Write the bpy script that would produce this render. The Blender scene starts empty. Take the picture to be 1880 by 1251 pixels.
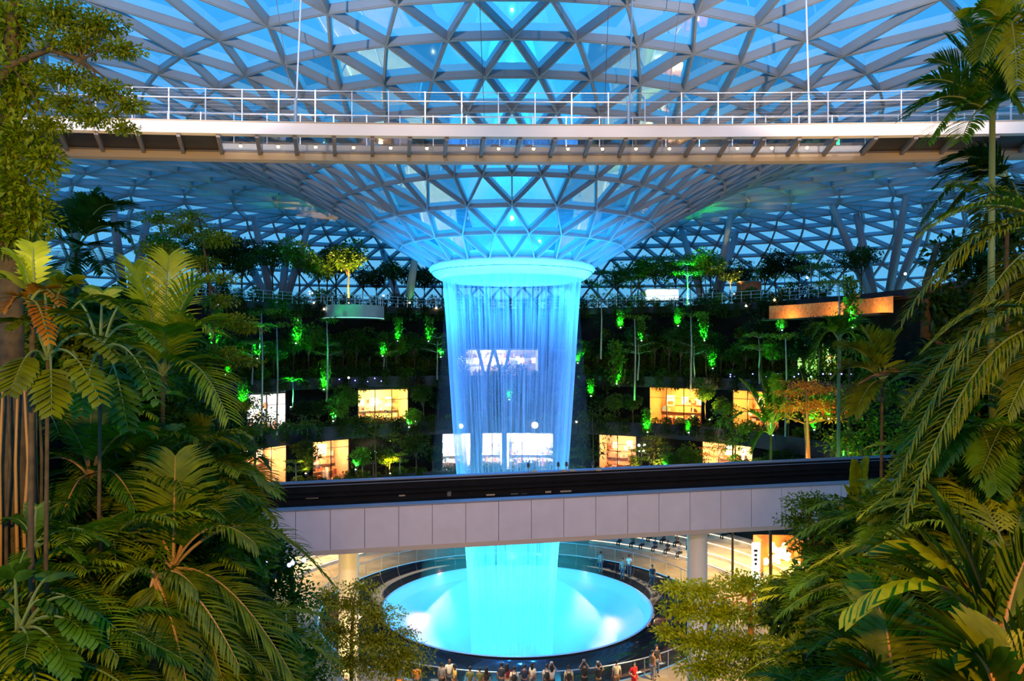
import bpy, math, random
from mathutils import Vector as V, Matrix, Quaternion
R = math.radians
PI = math.pi
sc = bpy.context.scene
C = sc.collection

# ------------------------------------------------------------------ camera, sky, exposure
# z = 0 is eye level; the plaza floor is 18.7 m below it. The waterfall stands 56 m away.
F = 1390.0; HX = 940.0; HY = 645.0; CY = 56.0; GZ = -18.7
cam_d = bpy.data.cameras.new('camera'); cam = bpy.data.objects.new('camera', cam_d); C.objects.link(cam)
cam.location = (0, 0, 0); cam.rotation_euler = (R(90), 0, 0)
cam_d.sensor_width = 36; cam_d.lens = F / 1880 * 36; cam_d.shift_y = (HY - 625.5) / 1880
cam_d.clip_start = 0.05; cam_d.clip_end = 900
sc.camera = cam
sc.view_settings.view_transform = 'Standard'; sc.view_settings.look = 'None'
sc.view_settings.exposure = 0.35; sc.view_settings.gamma = 1.0; sc.view_settings.use_curve_mapping = False
cy = sc.cycles
cy.max_bounces = 4; cy.diffuse_bounces = 2; cy.glossy_bounces = 2; cy.transmission_bounces = 3
cy.transparent_max_bounces = 24; cy.volume_bounces = 0; cy.use_denoising = True
cy.use_adaptive_sampling = True; cy.adaptive_threshold = 0.03
cy.caustics_reflective = False; cy.caustics_refractive = False
cy.sample_clamp_indirect = 4.0; cy.sample_clamp_direct = 0

world = bpy.data.worlds.new('dusk_sky'); sc.world = world; world.use_nodes = True
nt = world.node_tree; nt.nodes.clear()
tc = nt.nodes.new('ShaderNodeTexCoord'); sp = nt.nodes.new('ShaderNodeSeparateXYZ')
rp = nt.nodes.new('ShaderNodeValToRGB'); bg = nt.nodes.new('ShaderNodeBackground'); wo = nt.nodes.new('ShaderNodeOutputWorld')
nt.links.new(tc.outputs['Generated'], sp.inputs[0]); nt.links.new(sp.outputs['Z'], rp.inputs[0])
rp.color_ramp.elements[0].position = 0.0; rp.color_ramp.elements[0].color = (0.09, 0.34, 0.56, 1)
rp.color_ramp.elements[1].position = 0.5; rp.color_ramp.elements[1].color = (0.022, 0.36, 0.95, 1)
e = rp.color_ramp.elements.new(0.13); e.color = (0.10, 0.40, 0.70, 1)
nt.links.new(rp.outputs[0], bg.inputs[0]); bg.inputs[1].default_value = 1.45
nt.links.new(bg.outputs[0], wo.inputs[0])

def light(kind, name, loc, color, power, target=None, size=0.1, angle=60, blend=0.5, parent=None, size_y=None):
    d = bpy.data.lights.new(name, kind); d.color = color; d.energy = power
    if kind == 'SPOT': d.spot_size = R(angle); d.spot_blend = blend; d.shadow_soft_size = size
    elif kind == 'POINT': d.shadow_soft_size = size
    elif kind == 'AREA':
        d.size = size
        if size_y: d.shape = 'RECTANGLE'; d.size_y = size_y
    o = bpy.data.objects.new(name, d); C.objects.link(o); o.location = loc
    if target is not None:
        o.rotation_euler = (V(target) - V(loc)).to_track_quat('-Z', 'Y').to_euler()
    if parent:
        o.parent = parent
    return o

WARM = (1.0, 0.62, 0.22)
# garden floodlights on the near terrace, either side of the viewer
light('SPOT', 'garden_floodlight', (-1.5, -3.0, 3.5), (1.0, 0.62, 0.09), 4200, (-6.0, 12, -0.8), 0.25, 75, 0.6)
light('SPOT', 'garden_floodlight', (2.0, -3.0, 3.5), (1.0, 0.52, 0.05), 5200, (7.5, 12, -1.5), 0.25, 75, 0.6)
for bx in (-15, -9, -3, 3, 9, 15):
    light('SPOT', 'bridge_floodlight', (bx, 19.5, 12.0), (1.0, 0.74, 0.66), 1450, (bx, 27, 8.0), 0.12, 52, 0.9)
for bx in (-13, -5, 4, 13):
    light('SPOT', 'under_bridge_fill_light', (bx * .9, 21.5, 1.5), (1.0, 0.50, 0.06), 1900 if abs(bx) > 9 else 900, (bx, 29, 7.5), 0.15, 66, 0.8)  # added orange fill floating below the footbridge, no fixture
light('SPOT', 'tree_fill_light', (2.0, 9.0, -1.0), (1.0, 0.66, 0.08), 1300, (6.6, 16, -3.6), 0.1, 60, 0.7)  # this and the next three: added spots that brighten single trees
light('SPOT', 'tree_fill_light', (3.4, 13.0, -4.0), (1.0, 0.62, 0.06), 750, (6.2, 20, -7.6), 0.1, 62, 0.7)
light('SPOT', 'tree_fill_light', (-1.8, 16.5, -6.0), (1.0, 0.60, 0.06), 420, (-4.6, 24, -9.2), 0.1, 60, 0.7)
light('SPOT', 'tree_fill_light', (-3.2, 4.5, 1.0), (1.0, 0.80, 0.12), 260, (-5.9, 9.2, 2.6), 0.1, 60, 0.7)
light('SPOT', 'beamway_fill_light', (0.0, 12.0, 4.0), (1.0, 0.68, 0.66), 9500, (0, 35, -8.3), 0.3, 75, 0.9)  # added mid-air fill that brightens and warms the fascia panels
# added white fill lights, without fixtures, that wash the near roof steel
light('SPOT', 'roof_fill_light', (-9, 19, 10), (0.92, 0.88, 0.92), 6000, (-13, 30, 17.5), 0.05, 115, 0.7)
light('SPOT', 'roof_fill_light', (9, 19, 10), (1.0, 0.84, 0.76), 7500, (14, 30, 17.5), 0.05, 115, 0.7)
# plaza lamps, warm, above the stone floor on either side of the pool
for (x, y, z, p) in ((17, 62, -12, 7000), (-17, 64, -12, 6000), (11, 40, -12, 4500), (-4, 38.5, -11, 2500), (22, 52, -12, 4500)):
    light('SPOT', 'plaza_lamp', (x, y, z), (1.0, 0.70, 0.30), p, (x, y, GZ), 0.15, 125, 0.6)

# ------------------------------------------------------------------ materials
def mat(name, color=(.8, .8, .8), rough=.6, metal=0.0, emit=None, es=1.0, noise=0.0, nscale=3.0, spec=0.5, bump=0.0):
    m = bpy.data.materials.new(name); m.use_nodes = True
    n = m.node_tree; b = n.nodes['Principled BSDF']
    b.inputs['Base Color'].default_value = (*color, 1); b.inputs['Roughness'].default_value = rough
    b.inputs['Metallic'].default_value = metal; b.inputs['Specular IOR Level'].default_value = spec
    if emit:
        b.inputs['Emission Color'].default_value = (*emit, 1); b.inputs['Emission Strength'].default_value = es
    if noise or bump:
        tc = n.nodes.new('ShaderNodeTexCoord'); tx = n.nodes.new('ShaderNodeTexNoise'); tx.inputs['Scale'].default_value = nscale
        tx.inputs['Detail'].default_value = 4
        n.links.new(tc.outputs['Object'], tx.inputs['Vector'])
        if noise:
            cr = n.nodes.new('ShaderNodeValToRGB')
            cr.color_ramp.elements[0].position = .3; cr.color_ramp.elements[1].position = .7
            cr.color_ramp.elements[0].color = (*[c * (1 - noise) for c in color], 1)
            cr.color_ramp.elements[1].color = (*[min(1, c * (1 + noise)) for c in color], 1)
            n.links.new(tx.outputs['Fac'], cr.inputs[0]); n.links.new(cr.outputs[0], b.inputs['Base Color'])
        if bump:
            bp = n.nodes.new('ShaderNodeBump'); bp.inputs['Strength'].default_value = bump
            n.links.new(tx.outputs['Fac'], bp.inputs['Height']); n.links.new(bp.outputs[0], b.inputs['Normal'])
    return m

def leafmat(name, c1, c2, trans=.35):
    m = bpy.data.materials.new(name); m.use_nodes = True; n = m.node_tree; n.nodes.clear()
    out = n.nodes.new('ShaderNodeOutputMaterial')
    tc = n.nodes.new('ShaderNodeTexCoord'); tx = n.nodes.new('ShaderNodeTexNoise'); tx.inputs['Scale'].default_value = 5.0
    oi = n.nodes.new('ShaderNodeObjectInfo')
    cr = n.nodes.new('ShaderNodeValToRGB'); cr.color_ramp.elements[0].position = .35; cr.color_ramp.elements[1].position = .65
    cr.color_ramp.elements[0].color = (*c1, 1); cr.color_ramp.elements[1].color = (*c2, 1)
    mr = n.nodes.new('ShaderNodeMapRange'); mr.inputs['To Min'].default_value = .7; mr.inputs['To Max'].default_value = 1.2
    mx = n.nodes.new('ShaderNodeMix'); mx.data_type = 'RGBA'; mx.blend_type = 'MULTIPLY'; mx.inputs[0].default_value = 1
    n.links.new(tc.outputs['Object'], tx.inputs['Vector']); n.links.new(tx.outputs['Fac'], cr.inputs[0])
    n.links.new(oi.outputs['Random'], mr.inputs['Value'])
    n.links.new(cr.outputs[0], mx.inputs[6]); n.links.new(mr.outputs[0], mx.inputs[7])
    df = n.nodes.new('ShaderNodeBsdfDiffuse'); tr = n.nodes.new('ShaderNodeBsdfTranslucent'); gl = n.nodes.new('ShaderNodeBsdfGlossy')
    gl.inputs['Roughness'].default_value = .35; gl.inputs['Color'].default_value = (.9, .9, .9, 1)
    n.links.new(mx.outputs[2], df.inputs[0]); n.links.new(mx.outputs[2], tr.inputs[0])
    m1 = n.nodes.new('ShaderNodeMixShader'); m1.inputs[0].default_value = trans
    m2 = n.nodes.new('ShaderNodeMixShader'); m2.inputs[0].default_value = .02
    n.links.new(df.outputs[0], m1.inputs[1]); n.links.new(tr.outputs[0], m1.inputs[2])
    n.links.new(m1.outputs[0], m2.inputs[1]); n.links.new(gl.outputs[0], m2.inputs[2]); n.links.new(m2.outputs[0], out.inputs[0])
    return m

def wetglassmat(name):
    # frosted, water-covered panes of the funnel: part mirror, part diffusing
    m = glassmat(name, (.8, .93, 1), .56, .03); n = m.node_tree
    out = n.nodes['Material Output']; x = out.inputs[0].links[0].from_node
    tl = n.nodes.new('ShaderNodeBsdfTranslucent'); df = n.nodes.new('ShaderNodeBsdfDiffuse'); tl.inputs[0].default_value = (.25, .85, 1, 1); df.inputs[0].default_value = (.2, .75, 1, 1)
    n.nodes['Mirror'].inputs[0].default_value = (.5, 1, 1, 1)  # cyan tint puts the reflected glow of the water into the mirror colour
    a = n.nodes.new('ShaderNodeMixShader'); a.inputs[0].default_value = .35; n.links.new(tl.outputs[0], a.inputs[1]); n.links.new(df.outputs[0], a.inputs[2])
    b = n.nodes.new('ShaderNodeMixShader'); b.inputs[0].default_value = .62
    t = [l.from_node for l in n.links if l.to_node == x and l.to_socket == x.inputs[1]][0]
    n.links.new(t.outputs[0], b.inputs[1]); n.links.new(a.outputs[0], b.inputs[2]); n.links.new(b.outputs[0], x.inputs[1]); return m
def glassmat(name, tint=(.9, .95, 1), refl=.3, rough=.02):
    m = bpy.data.materials.new(name); m.use_nodes = True; n = m.node_tree; n.nodes.clear()
    out = n.nodes.new('ShaderNodeOutputMaterial'); out.name = 'Material Output'; t = n.nodes.new('ShaderNodeBsdfTransparent'); g = n.nodes.new('ShaderNodeBsdfGlossy'); g.name = 'Mirror'
    t.inputs[0].default_value = (*tint, 1); g.inputs['Roughness'].default_value = rough
    x = n.nodes.new('ShaderNodeMixShader'); lw = n.nodes.new('ShaderNodeLayerWeight'); pw = n.nodes.new('ShaderNodeMath'); pw.operation = 'POWER'; pw.inputs[1].default_value = 3.5
    ma = n.nodes.new('ShaderNodeMath'); ma.operation = 'MULTIPLY_ADD'; ma.inputs[1].default_value = .6; ma.inputs[2].default_value = refl; ma.use_clamp = True
    n.links.new(lw.outputs['Facing'], pw.inputs[0]); n.links.new(pw.outputs[0], ma.inputs[0]); n.links.new(ma.outputs[0], x.inputs[0])
    n.links.new(t.outputs[0], x.inputs[1]); n.links.new(g.outputs[0], x.inputs[2]); n.links.new(x.outputs[0], out.inputs[0])
    return m

M = dict(
    steel=mat('painted_steel', (.30, .31, .33), .45, 0.0, noise=.06, nscale=.6),
    ring=mat('oculus_enamel', (.75, .80, .85), .35, noise=.05, nscale=2),
    white=mat('white_panel', (.78, .74, .72), .55, noise=.04, nscale=.7),
    soffit=mat('bronze_soffit', (.45, .36, .27), .5),
    rib=mat('dark_rib', (.16, .14, .15), .5),
    black=mat('black_panel', (.015, .015, .017), .5),
    rail=mat('stainless_rail', (.72, .72, .74), .3, .8),
    cable=mat('steel_cable', (.75, .75, .78), .35, .6),
    concrete=mat('concrete', (.36, .34, .36), .8, noise=.10, nscale=.9),
    panel=mat('fascia_panel', (.52, .47, .48), .65, noise=.05, nscale=1.3),
    joint=mat('panel_joint', (.06, .055, .06), .8),
    darkdeck=mat('guideway_dark', (.011, .010, .010), .8, spec=.1, noise=.2, nscale=1.5),
    blueedge=mat('guideway_edge', (.16, .18, .22), .5),
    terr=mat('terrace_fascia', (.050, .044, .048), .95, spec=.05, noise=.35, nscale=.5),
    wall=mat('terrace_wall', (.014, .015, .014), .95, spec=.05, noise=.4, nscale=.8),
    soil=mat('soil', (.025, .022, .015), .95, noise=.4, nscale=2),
    bark=mat('bark', (.09, .05, .02), .9, noise=.4, nscale=8, bump=.4),
    pale_bark=mat('pale_bark', (.30, .27, .22), .85, noise=.3, nscale=8),
    green_stem=mat('green_stem', (.16, .20, .05), .6),
    orange_stem=mat('orange_stem', (.50, .22, .05), .6),
    stone=mat('plaza_stone', (.50, .40, .26), .6, noise=.3, nscale=.8),
    blackstone=mat('wet_black_stone', (.012, .014, .018), .06, noise=.0, spec=.6),
    bowl=mat('pool_bowl', (.42, .60, .72), .35),
    skin=mat('skin', (.42, .22, .13), .6), darkskin=mat('dark_skin', (.14, .065, .035), .6),
    hair=mat('dark_hair', (.012, .009, .008), .5),
    shopwall=mat('shop_wall', (.75, .62, .45), .7), shopfloor=mat('shop_floor', (.55, .42, .30), .5),
    frame=mat('shop_frame', (.05, .045, .04), .5),
    lampwhite=mat('lamp_glow', (1, 1, 1), .5, emit=(1, .93, .8), es=14),
    lampwarm=mat('warm_lamp_glow', (1, 1, 1), .5, emit=(1, .62, .2), es=30),
    lampgreen=mat('green_lamp_glow', (1, 1, 1), .5, emit=(.35, 1, .45), es=14),
    lampblue=mat('violet_lamp_glow', (1, 1, 1), .5, emit=(.22, .2, 1), es=8),
    housing=mat('lamp_housing', (.04, .04, .045), .5),
    glass=glassmat('roof_glass', (.92, .97, 1), .30, .015), wetglass=wetglassmat('funnel_glass'),
    rglass=glassmat('railing_glass', (.93, .97, .97), .03, .02),
    sglass=glassmat('shop_glass', (.95, .97, .97), .06, .02),
    fglass=glassmat('bridge_floor_glass', (.55, .62, .66), .16, .03),
)
L = dict(
    olive=leafmat('olive_leaf', (.13, .15, .003), (.24, .26, .005)),
    lime=leafmat('lime_leaf', (.20, .26, .004), (.36, .40, .008)),
    green=leafmat('green_leaf', (.05, .12, .004), (.11, .22, .007)),
    deep=leafmat('deep_leaf', (.02, .05, .004), (.045, .10, .006)),
    rust=leafmat('orange_lit_leaf', (.34, .10, .006), (.48, .20, .01)),  # orange light on the leaves is put into their colour
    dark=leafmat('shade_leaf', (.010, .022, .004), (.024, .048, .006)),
)

# ------------------------------------------------------------------ mesh helpers
class MB:
    def __init__(s): s.v = []; s.f = []; s.m = []; s.smooth = False
    def add(s, vs, fs, mi=0):
        b = len(s.v); s.v.extend(tuple(p) for p in vs)
        for f in fs: s.f.append(tuple(b + i for i in f)); s.m.append(mi)
    def box(s, c, d, mi=0, rz=0.0):
        hx, hy, hz = d[0] / 2, d[1] / 2, d[2] / 2; ca, sa = math.cos(rz), math.sin(rz)
        vs = []
        for z in (-hz, hz):
            for (x, y) in ((-hx, -hy), (hx, -hy), (hx, hy), (-hx, hy)):
                vs.append((c[0] + x * ca - y * sa, c[1] + x * sa + y * ca, c[2] + z))
        s.add(vs, [(0, 3, 2, 1), (4, 5, 6, 7), (0, 1, 5, 4), (1, 2, 6, 5), (2, 3, 7, 6), (3, 0, 4, 7)], mi)
    def hexa(s, p, mi=0):
        s.add(p, [(0, 3, 2, 1), (4, 5, 6, 7), (0, 1, 5, 4), (1, 2, 6, 5), (2, 3, 7, 6), (3, 0, 4, 7)], mi)
    def beam(s, a, b, w, d, up, mi=0):
        a, b, up = V(a), V(b), V(up); t = (b - a).normalized(); sd = t.cross(up)
        if sd.length < 1e-5: sd = t.cross(V((1, 0, 0)))
        sd.normalize(); n = sd.cross(t).normalized()
        x = sd * (w / 2); y = n * d
        s.hexa([a - x, a + x, b + x, b - x, a - x + y, a + x + y, b + x + y, b - x + y], mi)
    def tube(s, pts, rad, k=6, mi=0, cap=True):
        pts = [V(p) for p in pts]; n = len(pts)
        if not hasattr(rad, '__len__'): rad = [rad] * n
        b = len(s.v); ref = None
        for i, p in enumerate(pts):
            t = (pts[min(i + 1, n - 1)] - pts[max(i - 1, 0)]).normalized()
            if ref is None: ref = V((0, 0, 1)) if abs(t.z) < .9 else V((1, 0, 0))
            u = t.cross(ref)
            if u.length < 1e-4: u = t.cross(V((0, 1, 0)))
            u.normalize(); w = t.cross(u).normalized(); ref = -w if False else ref
            for j in range(k):
                a = 2 * PI * j / k
                s.v.append(tuple(p + (u * math.cos(a) + w * math.sin(a)) * rad[i]))
        for i in range(n - 1):
            for j in range(k):
                j2 = (j + 1) % k
                s.f.append((b + i * k + j, b + i * k + j2, b + (i + 1) * k + j2, b + (i + 1) * k + j)); s.m.append(mi)
        if cap:
            s.f.append(tuple(b + j for j in range(k))[::-1]); s.m.append(mi)
            s.f.append(tuple(b + (n - 1) * k + j for j in range(k))); s.m.append(mi)
    def ball(s, c, r, k=8, mi=0, sx=1, sy=1, sz=1):
        b = len(s.v); rings = max(4, k // 2 + 1)
        for i in range(rings + 1):
            th = PI * i / rings
            for j in range(k):
                a = 2 * PI * j / k
                s.v.append((c[0] + r * sx * math.sin(th) * math.cos(a), c[1] + r * sy * math.sin(th) * math.sin(a), c[2] + r * sz * math.cos(th)))
        for i in range(rings):
            for j in range(k):
                j2 = (j + 1) % k
                s.f.append((b + i * k + j, b + (i + 1) * k + j, b + (i + 1) * k + j2, b + i * k + j2)); s.m.append(mi)
    def lathe(s, prof, c, k=96, a0=0.0, a1=2 * PI, mi=0, closed=False):
        full = abs(a1 - a0 - 2 * PI) < 1e-6; kk = k if full else k + 1
        b = len(s.v); n = len(prof)
        for i in range(kk):
            a = a0 + (a1 - a0) * i / k
            for (r, z) in prof: s.v.append((c[0] + r * math.sin(a), c[1] + r * math.cos(a), z))
        for i in range(k):
            i2 = (i + 1) % kk
            for j in range(n if closed else n - 1):
                j2 = (j + 1) % n
                s.f.append((b + i * n + j, b + i2 * n + j, b + i2 * n + j2, b + i * n + j2)); s.m.append(mi)
    def build(s, name, mats, parent=None, smooth=None, loc=None):
        me = bpy.data.meshes.new(name); me.from_pydata(s.v, [], s.f)
        if not isinstance(mats, (list, tuple)): mats = [mats]
        for m in mats: me.materials.append(m)
        if len(mats) > 1: me.polygons.foreach_set('material_index', s.m)
        if smooth if smooth is not None else s.smooth: me.polygons.foreach_set('use_smooth', [True] * len(s.f))
        me.update()
        o = bpy.data.objects.new(name, me); C.objects.link(o)
        if parent: o.parent = parent
        if loc is not None: o.location = loc
        return o

def cut(t):
    return ' '.join(t.split()[:16])
def tag(o, label=None, cat=None, group=None, kind=None):
    if label: o['label'] = cut(label)
    if cat: o['category'] = cat
    if group: o['group'] = group
    if kind: o['kind'] = kind
    return o
def empty(name, loc=(0, 0, 0), rz=0.0, label=None, cat=None, group=None):
    o = bpy.data.objects.new(name, None); C.objects.link(o); o.location = loc; o.rotation_euler = (0, 0, rz); o.empty_display_size = .2
    return tag(o, label, cat, group)
def struct(mb, name, m, parent=None, smooth=None):
    o = mb.build(name, m, parent, smooth); o['kind'] = 'structure'; return o
def copy_tree(o, parent=None):
    c = o.copy(); C.objects.link(c); c.parent = parent
    for ch in list(o.children): copy_tree(ch, c)
    return c
def at(px, py, y): return V(((px - HX) / F * y, y, (HY - py) / F * y))
def pol(r, deg, z): return V((r * math.sin(R(deg)), CY + r * math.cos(R(deg)), z))
def arcpt(px, r, z=0.0):
    """point of the back circle of radius r about the waterfall that is seen at column px"""
    k = (px - HX) / F
    a = 1 + k * k; b = -2 * CY; c = CY * CY - r * r
    y = (-b + math.sqrt(max(0, b * b - 4 * a * c))) / (2 * a)
    return V((k * y, y, z))
def angpx(px, r):
    p = arcpt(px, r); return math.atan2(p.x, p.y - CY)

# ------------------------------------------------------------------ glass roof: diagrid funnel that turns over into the outer dome
PROF = [(5.87, 6.05), (8.26, 7.4), (10.5, 8.7), (12.9, 10.0), (15.2, 11.2), (17.5, 12.2), (19.7, 13.15), (22.2, 13.95), (24.7, 14.55),
        (27.2, 15.0), (29.8, 15.3), (32.3, 15.4), (34.8, 15.3), (37.2, 14.9), (39.3, 14.2), (41.2, 13.1), (42.8, 11.8), (44.1, 10.2),
        (45.0, 8.5), (45.7, 6.7), (46.1, 4.9), (46.3, 3.0), (46.4, 1.0), (46.4, -1.0)]
def roofpt(i, a, off=0.0):
    r, z = PROF[i]
    if off:
        r0, z0 = PROF[max(0, i - 1)]; r1, z1 = PROF[min(len(PROF) - 1, i + 1)]
        t = V((r1 - r0, z1 - z0)).normalized(); r, z = r - t.y * off, z + t.x * off
    if r > 25:
        c = math.cos(a); k = 1 + (.9 * (1 - c * c) if c > 0 else .9 + .6 * c * c)
        r = 25 + (r - 25) * k
    return V((r * math.sin(a), CY + r * math.cos(a), z))
NR = []
for i in range(len(PROF)): NR.append(24 if i < 3 else (48 if i < 13 else 96))
SH = []   # half-step shift of each row
s_ = 0.0
for i in range(len(PROF)):
    if i and NR[i] == NR[i - 1]: s_ = 0.5 - s_
    elif i: s_ = 0.0 if s_ == 0.0 else s_ * 2 % 1
    SH.append(s_)
# phase such that a node of row 2 sits on the near centre line
PH0 = 0.0
def node(i, j):
    st = 2 * PI / NR[i]; return PI + PH0 + (j + SH[i]) * st
SH = [0.0] * len(PROF)
SH[2] = 0.0; SH[1] = 0.5; SH[0] = 0.0
for i in range(3, len(PROF)):
    SH[i] = (0.5 - SH[i - 1]) if NR[i] == NR[i - 1] else (0.0 if SH[i - 1] == 0 else 0.0)
SH_dbl = {i for i in range(1, len(PROF)) if NR[i] != NR[i - 1]}
# a row that doubles needs its coarse row unshifted
for i in SH_dbl:
    if SH[i - 1] == 0.5: SH[i] = 0.0
grid = MB(); panes = MB(); hubs = MB()
BD = 0.42
def lk(i, j): return roofpt(i, node(i, j))
def nrm(i, j): return (roofpt(i, node(i, j), 1.0) - lk(i, j)).normalized()
def bm_(i, j, i2, j2):
    a, b = lk(i, j), lk(i2, j2)
    w = .09 if i < 4 else (.14 if i < 9 else .20)
    d = (.28 if i < 4 else BD) if i < 9 else .6
    grid.beam(a, b, w, d, nrm(i, j) + nrm(i2, j2))
    # narrow flange that covers the underside
    grid.beam(a - nrm(i, j) * .05, b - nrm(i2, j2) * .05, w * .55, .05, nrm(i, j) + nrm(i2, j2))
fpanes = MB()
def pane(ps):
    vs = [roofpt(i, node(i, j), (.27 if i < 4 else BD - .03) if i < 12 else .57) for i, j in ps]; (fpanes if min(p[0] for p in ps) < 7 else panes).add(vs, [(0, 1, 2)])
for i in range(len(PROF)):
    for j in range(NR[i]):
        if i > 0: bm_(i, j, i, j + 1)
        if i + 1 >= len(PROF): continue
        if NR[i + 1] == NR[i]:
            if SH[i] == 0.0: lo, hi = j - 1, j       # upper row shifted by half: neighbours j-1 and j
            else: lo, hi = j, j + 1
            bm_(i, j, i + 1, lo); bm_(i, j, i + 1, hi)
            pane([(i, j), (i + 1, lo), (i + 1, hi)])
            pane([(i, j), (i, j + 1), (i + 1, hi)])
        else:
            q = 2 * j + (1 if SH[i] == 0.5 else 0)
            for e_ in (-1, 0, 1): bm_(i, j, i + 1, q + e_)
            pane([(i, j), (i + 1, q - 1), (i + 1, q)]); pane([(i, j), (i + 1, q), (i + 1, q + 1)])
            pane([(i, j), (i, j + 1), (i + 1, q + 1)])
roof = struct(grid, 'ceiling', M['steel'])
struct(panes, 'ceiling_glass', M['glass'], roof)
struct(fpanes, 'funnel_glass', M['wetglass'], roof)

# ------------------------------------------------------------------ oculus ring
oc = empty('oculus_ring', (0, CY, 6.0), label='pale glossy ring that closes the bottom of the glass funnel above the waterfall', cat='ring')
o_ = MB(); o_.lathe([(5.5, .45), (5.92, .30), (6.10, .10), (6.12, -.05), (6.04, -.20), (5.93, -.26)], (0, 0, 0), 128); o_.build('upper_band', M['ring'], oc, True)
o_ = MB(); o_.lathe([(5.90, -.26), (5.90, -.30)], (0, 0, 0), 128); o_.build('groove', M['joint'], oc, True)
o_ = MB(); o_.lathe([(5.90, -.30), (5.82, -.42), (5.62, -.60), (5.38, -.74), (5.22, -.80), (5.14, -.74), (5.12, .45)], (0, 0, 0), 128); o_.build('lower_band', M['ring'], oc, True)

# ------------------------------------------------------------------ water
def watermat(name, amin, amax, fr, col=(.62, .80, 1.0), facing=.95):
    m = bpy.data.materials.new(name); m.use_nodes = True; n = m.node_tree; n.nodes.clear()
    out = n.nodes.new('ShaderNodeOutputMaterial'); tc = n.nodes.new('ShaderNodeTexCoord'); sx = n.nodes.new('ShaderNodeSeparateXYZ')
    n.links.new(tc.outputs['Object'], sx.inputs[0])
    at2 = n.nodes.new('ShaderNodeMath'); at2.operation = 'ARCTAN2'; n.links.new(sx.outputs[0], at2.inputs[0]); n.links.new(sx.outputs[1], at2.inputs[1])
    mu = n.nodes.new('ShaderNodeMath'); mu.operation = 'MULTIPLY'; mu.inputs[1].default_value = fr; n.links.new(at2.outputs[0], mu.inputs[0])
    mz = n.nodes.new('ShaderNodeMath'); mz.operation = 'MULTIPLY'; mz.inputs[1].default_value = .09; n.links.new(sx.outputs[2], mz.inputs[0])
    cb = n.nodes.new('ShaderNodeCombineXYZ'); n.links.new(mu.outputs[0], cb.inputs[0]); n.links.new(mz.outputs[0], cb.inputs[2])
    tx = n.nodes.new('ShaderNodeTexNoise'); tx.inputs['Scale'].default_value = 1.0; tx.inputs['Detail'].default_value = 5; tx.inputs['Roughness'].default_value = .7
    n.links.new(cb.outputs[0], tx.inputs['Vector'])
    mr = n.nodes.new('ShaderNodeMapRange'); mr.inputs['From Min'].default_value = .44; mr.inputs['From Max'].default_value = .74
    mr.inputs['To Min'].default_value = amin; mr.inputs['To Max'].default_value = amax
    n.links.new(tx.outputs['Fac'], mr.inputs['Value'])
    # a thin sheet seen edge-on has more water in the line of sight: alpha rises towards grazing
    lw = n.nodes.new('ShaderNodeLayerWeight'); lw.inputs['Blend'].default_value = .5
    pw = n.nodes.new('ShaderNodeMath'); pw.operation = 'POWER'; pw.inputs[1].default_value = 3; n.links.new(lw.outputs['Facing'], pw.inputs[0])
    ma = n.nodes.new('ShaderNodeMath'); ma.operation = 'MULTIPLY_ADD'; ma.use_clamp = True; ma.inputs[1].default_value = facing
    n.links.new(pw.outputs[0], ma.inputs[0]); n.links.new(mr.outputs[0], ma.inputs[2])
    t = n.nodes.new('ShaderNodeBsdfTransparent'); d = n.nodes.new('ShaderNodeBsdfDiffuse'); tl = n.nodes.new('ShaderNodeBsdfTranslucent')
    d.inputs[0].default_value = (*col, 1); tl.inputs[0].default_value = (*col, 1)
    x1 = n.nodes.new('ShaderNodeMixShader'); x1.inputs[0].default_value = .5; n.links.new(d.outputs[0], x1.inputs[1]); n.links.new(tl.outputs[0], x1.inputs[2])
    x2 = n.nodes.new('ShaderNodeMixShader'); n.links.new(ma.outputs[0], x2.inputs[0]); n.links.new(t.outputs[0], x2.inputs[1]); n.links.new(x1.outputs[0], x2.inputs[2])
    n.links.new(x2.outputs[0], out.inputs[0]); return m
WPROF = [(5.12, 5.28), (5.02, 4.2), (4.86, 2.0), (4.68, -1.0), (4.48, -4.0), (4.28, -7.0), (4.05, -9.5), (3.75, -12.0), (3.45, -14.5), (3.25, -17.0), (3.1, -19.5), (3.0, -22.0), (2.95, -24.2)]
wf = MB(); wf.lathe(WPROF, (0, 0, 0), 160)
fall = wf.build('waterfall', watermat('falling_water', .0, .58, 26.0), None, True, loc=(0, CY, 0))
tag(fall, 'tall blue-lit cylinder of falling water dropping from the roof ring into the pool', 'waterfall')
wf2 = MB(); wf2.lathe([(r * .93, z) for r, z in WPROF], (0, 0, 0), 120)
inner = wf2.build('inner_stream', watermat('falling_water_inner', .0, .16, 15.0), fall, True)
BLUE = (0.02, 0.26, 1.0); CYAN = (0.05, 0.75, 1.0)
for k in range(6):
    a = 2 * PI * k / 6 + .3
    light('SPOT', 'oculus_projector', (3.4 * math.sin(a), CY + 3.4 * math.cos(a), 5.6), BLUE, 4600, (4.4 * math.sin(a), CY + 4.4 * math.cos(a), -8), .1, 110, .8)
for k in range(8):
    a = 2 * PI * k / 8 + .2
    light('SPOT', 'pool_projector', (8.9 * math.sin(a), CY + 8.9 * math.cos(a), -19.0), (.02, .85, 1.0), 1700, (2.0 * math.sin(a), CY + 2.0 * math.cos(a), -17), .1, 120, .8)
for sx in (-1, 1):
    light('SPOT', 'pink_fill_light', (sx * 5.5, CY + 3.0, -16.5), (1.0, .26, .30), 4500, (sx * 6.0, CY + 1.0, -21), .3, 60, 1.0)  # added spots that tint the bowl sides pink
light('POINT', 'pool_glow_fill', (0, CY, -15.2), CYAN, 2600, size=.12)  # added hidden point light that brightens the lower water column
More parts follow.
